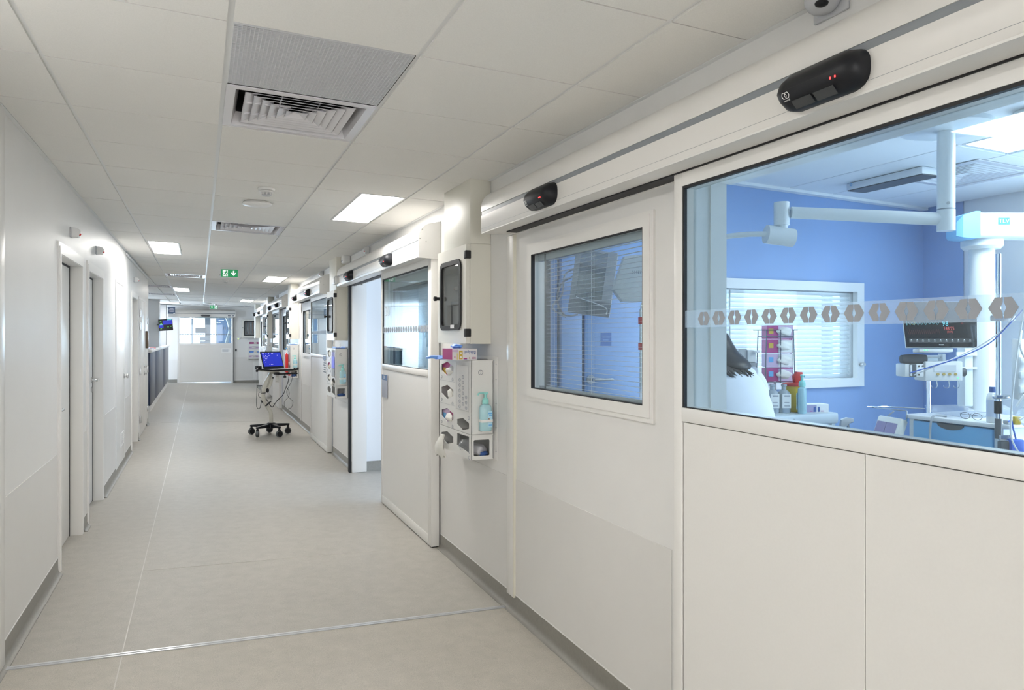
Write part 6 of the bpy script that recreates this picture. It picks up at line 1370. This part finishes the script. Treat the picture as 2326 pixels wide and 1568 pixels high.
# soap dispenser and wire basket, beside the rack
t = thing('soap_dispenser', (3.03, 3.47, 1.18), 'grey wall soap dispenser left of the wire rack', 'dispenser')
Ms_ = F(2.99, 3.46, 1.20)
MB(Ms_).box(-0.05, 0.0, -0.02, 0.06, 0.0, 0.20, bev=0.006).build('back_case', GPLAST, t)
MB(Ms_).box(0.0, 0.055, -0.03, 0.06, 0.0, 0.12, bev=0.008).build('tank', MIDGREY, t)
MB(Ms_).box(0.0, 0.05, -0.035, 0.06, 0.12, 0.195, bev=0.008).build('cover', WPLAST, t)
MB(Ms_).box(0.03, 0.065, -0.06, -0.02, 0.175, 0.19, bev=0.004).build('lever', WPLAST, t)
t = thing('wire_basket', (2.93, 3.46, 1.17), 'small dark wire basket of sachets beside the person’s hair'.replace('’', ''), 'basket')
Mw = F(2.875, 3.46, 1.20)
for i in range(10): MB(Mw).tube([(-0.07 + i * 0.0145, -0.03, 0.0), (-0.07 + i * 0.0145, -0.035, 0.065)], 0.0018, 5).build('wire', WIRE, t)
for z in (0.0, 0.065): MB(Mw).tube([(-0.075, 0.05, z), (-0.075, -0.035, z), (0.065, -0.035, z), (0.065, 0.05, z)], 0.0025, 6).build('wire_ring', WIRE, t)
for x in (-0.01, 0.015): MB(Mw).tube([(x, 0.03, 0.10), (x, 0.03, 0.19)], 0.003, 6).build('hanger', WIRE, t)
MB(Mw).box(-0.07, 0.06, -0.03, 0.05, 0.0, 0.004).build('base', WIRE, t)
for i, (x, r) in enumerate(((-0.05, 0.2), (-0.01, -0.2), (0.035, 0.25))):
    tag(MB(Mw @ Matrix.Translation((x, 0.0, 0.03)) @ Matrix.Rotation(r, 4, 'Y')).box(-0.02, 0.02, -0.004, 0.004, -0.022, 0.075, bev=0.003).build('sachet', PAPER), 'white sachet in the wire basket, %s of three' % ('leftmost', 'middle', 'rightmost')[i], 'sachet', 'sachets in the wire basket')
# spray bottle hung on the trolley
t = thing('spray_bottle', (3.42, 3.12, 0.83), 'white spray bottle hanging at the right end of the treatment trolley', 'bottle')
MB().lathe((3.40, 3.12, 0.80), [(0, 0), (0.038, 0), (0.04, 0.006), (0.04, 0.10), (0.016, 0.14), (0.016, 0.155), (0, 0.155)], 20).build('body', WPLAST, t)
MB(F(3.40, 3.12, 0.955)).prism([(-0.02, 0), (0.018, 0), (0.022, 0.02), (0.055, 0.025), (0.055, 0.045), (0.02, 0.052), (-0.015, 0.04)], 'y', -0.014, 0.014, bev=0.004).build('spray_head', GPLAST, t)
MB(F(3.40, 3.12, 0.955)).prism([(0.02, 0.022), (0.030, 0.022), (0.036, -0.02), (0.028, -0.022)], 'y', -0.006, 0.006).build('trigger', MIDGREY, t)
MB().box(3.336, 3.362, 3.10, 3.14, 0.90, 0.96).build('holder', TROLLEY, t)
# ------------------------------------------------------------------ person in a white coat, seen from behind, bent over the trolley
SKIN = mat('skin', (0.62, 0.40, 0.31), 0.5)
COAT = mat('white_coat', (0.80, 0.82, 0.88), 0.7, noise=0.02, nscale=20)
HAIR = mat('dark_hair', (0.020, 0.016, 0.018), 0.45, noise=0.3, nscale=120)
TROUS = mat('white_trousers', (0.72, 0.75, 0.80), 0.75)
SHOE = mat('shoe_white', (0.7, 0.7, 0.7), 0.5)
def skin_mesh(nodes, edges, M, name, m, parent, sub=2, root=0):
    me = bpy.data.meshes.new('skin'); me.from_pydata([n[0] for n in nodes], edges, []); me.update()
    o = bpy.data.objects.new('skin', me); COL.objects.link(o)
    md = o.modifiers.new('s', 'SKIN'); md.use_smooth_shade = True
    for i, n in enumerate(nodes):
        sv = me.skin_vertices[0].data[i]; r = n[1]
        sv.radius = (r, r) if not isinstance(r, tuple) else r; sv.use_root = (i == root)
    md2 = o.modifiers.new('d', 'SUBSURF'); md2.levels = sub; md2.render_levels = sub
    dg = bpy.context.evaluated_depsgraph_get(); dg.update()
    m2 = bpy.data.meshes.new_from_object(o.evaluated_get(dg)); mb = MB(M); mb.bm.from_mesh(m2)
    bpy.data.objects.remove(o); bpy.data.meshes.remove(me); bpy.data.meshes.remove(m2)
    return mb.build(name, m, parent, smooth=180)
PX, PY = 2.375, 2.78
GZ = zf(PX)
Mp = Matrix.Translation((PX, PY, GZ)) @ Matrix.Rotation(-0.03, 4, 'Z') @ Matrix.Diagonal((1.0, 1.0, 1.05, 1.0))      # local: +y the way the person faces (away from the camera)
t = thing('person', (PX, PY, GZ), 'person with long dark hair in a white coat, bent over the trolley, seen from behind', 'person')
N = [((0, 0.0, 0.90), 0.12), ((0, 0.03, 1.06), 0.105), ((0, 0.09, 1.19), 0.10), ((0, 0.135, 1.29), 0.06), ((0, 0.175, 1.36), 0.05), ((0, 0.225, 1.385), 0.07), ((0, 0.265, 1.425), 0.085), ((0, 0.27, 1.475), 0.055)]
E_ = [(0, 1), (1, 2), (2, 3), (3, 4), (4, 5), (5, 6), (6, 7)]
def limb(base, pts):
    k = base
    for p, r in pts: N.append((p, r)); E_.append((k, len(N) - 1)); k = len(N) - 1
    return k
for s in (-1, 1):
    limb(0, [((s * 0.10, 0.0, 0.80), 0.095), ((s * 0.11, 0.015, 0.48), 0.062), ((s * 0.115, -0.01, 0.28), 0.055), ((s * 0.12, -0.02, 0.09), 0.040), ((s * 0.125, 0.06, 0.045), 0.038), ((s * 0.13, 0.15, 0.032), 0.030)])
    limb(3, [((s * 0.09, 0.12, 1.255), 0.05), ((s * 0.15, 0.115, 1.21), 0.045), ((s * 0.20, 0.19, 1.12), 0.044), ((s * 0.18, 0.31, 1.105), 0.034), ((s * 0.15, 0.37, 1.09), 0.028), ((s * 0.135, 0.405, 1.092), 0.030)])
body = skin_mesh(N, E_, Mp, 'body', SKIN, t)
# five fingers on each hand, rooted in the palm
for s in (-1, 1):
    for i, (dx, L_) in enumerate(((-0.026, 0.060), (-0.009, 0.070), (0.009, 0.066), (0.026, 0.050))):
        bx, by = s * 0.135 + dx, 0.415
        skin_mesh([((bx * 1.0, by - 0.02, 1.094), 0.010), ((bx, by + 0.02, 1.097), 0.009), ((bx, by + 0.02 + L_ * 0.55, 1.092), 0.0085), ((bx, by + 0.02 + L_, 1.067), 0.007)], [(0, 1), (1, 2), (2, 3)], Mp, 'finger', SKIN, body, 1)
    skin_mesh([((s * 0.125, 0.395, 1.09), 0.011), ((s * 0.095, 0.415, 1.087), 0.010), ((s * 0.082, 0.445, 1.080), 0.008)], [(0, 1), (1, 2)], Mp, 'thumb', SKIN, body, 1)
# face: nose, eyes, mouth, ears
MB(Mp).sphere((0, 0.350, 1.405), 0.016, 0.8, 1.2, 1.3, 12).build('nose', SKIN, body)
for s in (-1, 1):
    MB(Mp).sphere((s * 0.032, 0.335, 1.428), 0.012, 1.2, 0.8, 0.8, 12).build('eye', WPLAST, body)
    MB(Mp).sphere((s * 0.084, 0.262, 1.418), 0.022, 0.4, 0.8, 1.3, 12).build('ear', SKIN, body)
MB(Mp).sphere((0, 0.325, 1.375), 0.016, 1.5, 0.5, 0.45, 12).build('mouth', mat('lips', (0.5, 0.2, 0.18), 0.5), body)
# hair: cap and long lock falling over the back and right shoulder
hr = MB(Mp)
def hring(cx, cyy, z, rx, ry, n=20, w_=0.0): return [(cx + rx * math.cos(2 * PI * i / n) * (1 + w_ * math.sin(7 * i)), cyy + ry * math.sin(2 * PI * i / n) * (1 + w_ * math.cos(5 * i)), z + w_ * 0.05 * math.sin(9 * i)) for i in range(n)]
hr.loft([hring(0, 0.25, 1.512, 0.02, 0.02), hring(0, 0.25, 1.506, 0.055, 0.06), hring(0, 0.245, 1.48, 0.088, 0.092), hring(0.002, 0.23, 1.44, 0.100, 0.100), hring(0.006, 0.20, 1.40, 0.104, 0.100), hring(0.010, 0.155, 1.372, 0.106, 0.094), hring(0.014, 0.115, 1.350, 0.104, 0.085), hring(0.020, 0.085, 1.332, 0.094, 0.070, w_=0.01), hring(0.024, 0.065, 1.318, 0.070, 0.050, w_=0.02), hring(0.026, 0.06, 1.310, 0.02, 0.01)])
hr.build('hair', HAIR, t, smooth=180)
rnd = random.Random(11)
lk = MB(Mp)
for i in range(22):
    a = -0.09 + 0.13 * i / 21; e = rnd.uniform(-0.01, 0.025)
    lk.tube([(a * 0.8 + 0.01, 0.075, 1.345), (a + 0.01, 0.030, 1.315), (a + 0.025 + e, -0.004, 1.285 + rnd.uniform(-0.02, 0.012))], 0.005, 6, radii=[0.014, 0.010, 0.001])
lk.build('loose_strands', HAIR, t)['kind'] = 'stuff'
# coat: torso shell with folds and sleeves
ct_ = MB(Mp)
def cring(cyy, z, rx, ry, fold=0.0, n=40): return [(rx * math.cos(2 * PI * i / n) * (1 + fold * math.sin(6 * PI * i / n * 3 + z * 8)), cyy + ry * math.sin(2 * PI * i / n) * (1 + fold * math.cos(10 * PI * i / n + z * 11)), z) for i in range(n)]
ct_.loft([cring(0.02, 0.52, 0.235, 0.20, 0.05), cring(0.0, 0.75, 0.215, 0.185, 0.04), cring(0.0, 0.93, 0.205, 0.170, 0.03), cring(0.025, 1.06, 0.195, 0.155, 0.03), cring(0.06, 1.16, 0.200, 0.150, 0.025), cring(0.085, 1.22, 0.198, 0.135, 0.015), cring(0.105, 1.27, 0.182, 0.120, 0.01), cring(0.122, 1.31, 0.158, 0.104), cring(0.140, 1.345, 0.115, 0.088), cring(0.155, 1.375, 0.080, 0.074), cring(0.172, 1.402, 0.066, 0.062)], cap=False)
ct_.build('coat', COAT, t, smooth=180)
for s in (-1, 1):
    sl = MB(Mp).tube(smooth([(s * 0.115, 0.115, 1.262), (s * 0.155, 0.11, 1.225), (s * 0.182, 0.13, 1.16), (s * 0.195, 0.18, 1.125), (s * 0.188, 0.25, 1.114), (s * 0.175, 0.31, 1.114), (s * 0.16, 0.35, 1.112)], 4), 0.07, 20, radii=[0.082 - 0.0016 * i for i in range(25)])
    sl.build('sleeve', COAT, t, smooth=180)
    tr = MB(Mp).tube(smooth([(s * 0.10, 0.0, 0.86), (s * 0.108, 0.012, 0.55), (s * 0.114, 0.0, 0.30), (s * 0.12, -0.012, 0.085)], 5), 0.09, 18, radii=[0.115 - 0.0025 * i for i in range(16)])
    tr.build('trouser_leg', TROUS, t, smooth=180)
    MB(Mp).box(s * 0.127 - 0.045, s * 0.127 + 0.045, -0.075, 0.20, 0.0, 0.075, bev=0.03, seg=3).build('shoe', SHOE, t, smooth=60)
import OpenImageIO as oiio, numpy as np, sys
b=oiio.ImageBuf('/workdir/render_main.png'); a=b.get_pixels(oiio.FLOAT)[:,:,:3]
H,W=a.shape[:2]; k=W/2326
T={'ceil near':(750,20,'193,191,185'),'ceil R':(1300,80,'178,175,167'),'ceil mid':(620,350,'185,184,180'),'ceil far':(500,600,'180,180,182'),'wallR low':(1350,1350,'193,189,183'),'wallR up':(1350,1050,'203,201,196'),'leafA':(1750,1300,'205,201,194'),'leafB':(920,1000,'206,206,210'),'floor near':(700,1350,'165,159,150'),'floor mid':(560,1150,'168,165,160'),'floor far':(480,950,'178,177,175'),'Lwall':(60,700,'205,206,207'),'Lwall low':(60,1200,'187,187,184'),'Lwall hi':(60,450,'192,192,190'),'end door':(470,830,'205,209,222'),'endwall R':(548,850,'200,205,222'),'blue up':(1900,560,'93,135,205'),'blue low':(1990,840,'140,172,238'),'room ceil':(1850,390,'165,192,230'),'doorway':(845,800,'205,222,252'),'header':(1500,330,'198,194,187'),'cab':(1092,650,'190,185,172'),'white room wall':(2290,600,'175,190,215')}
for n,(x,y,t) in T.items():
    p=a[int(y*k)-2:int(y*k)+3,int(x*k)-2:int(x*k)+3].reshape(-1,3).mean(0)*255
    print(f'{n:16s} render {p.round().astype(int)}  target~ {t}')
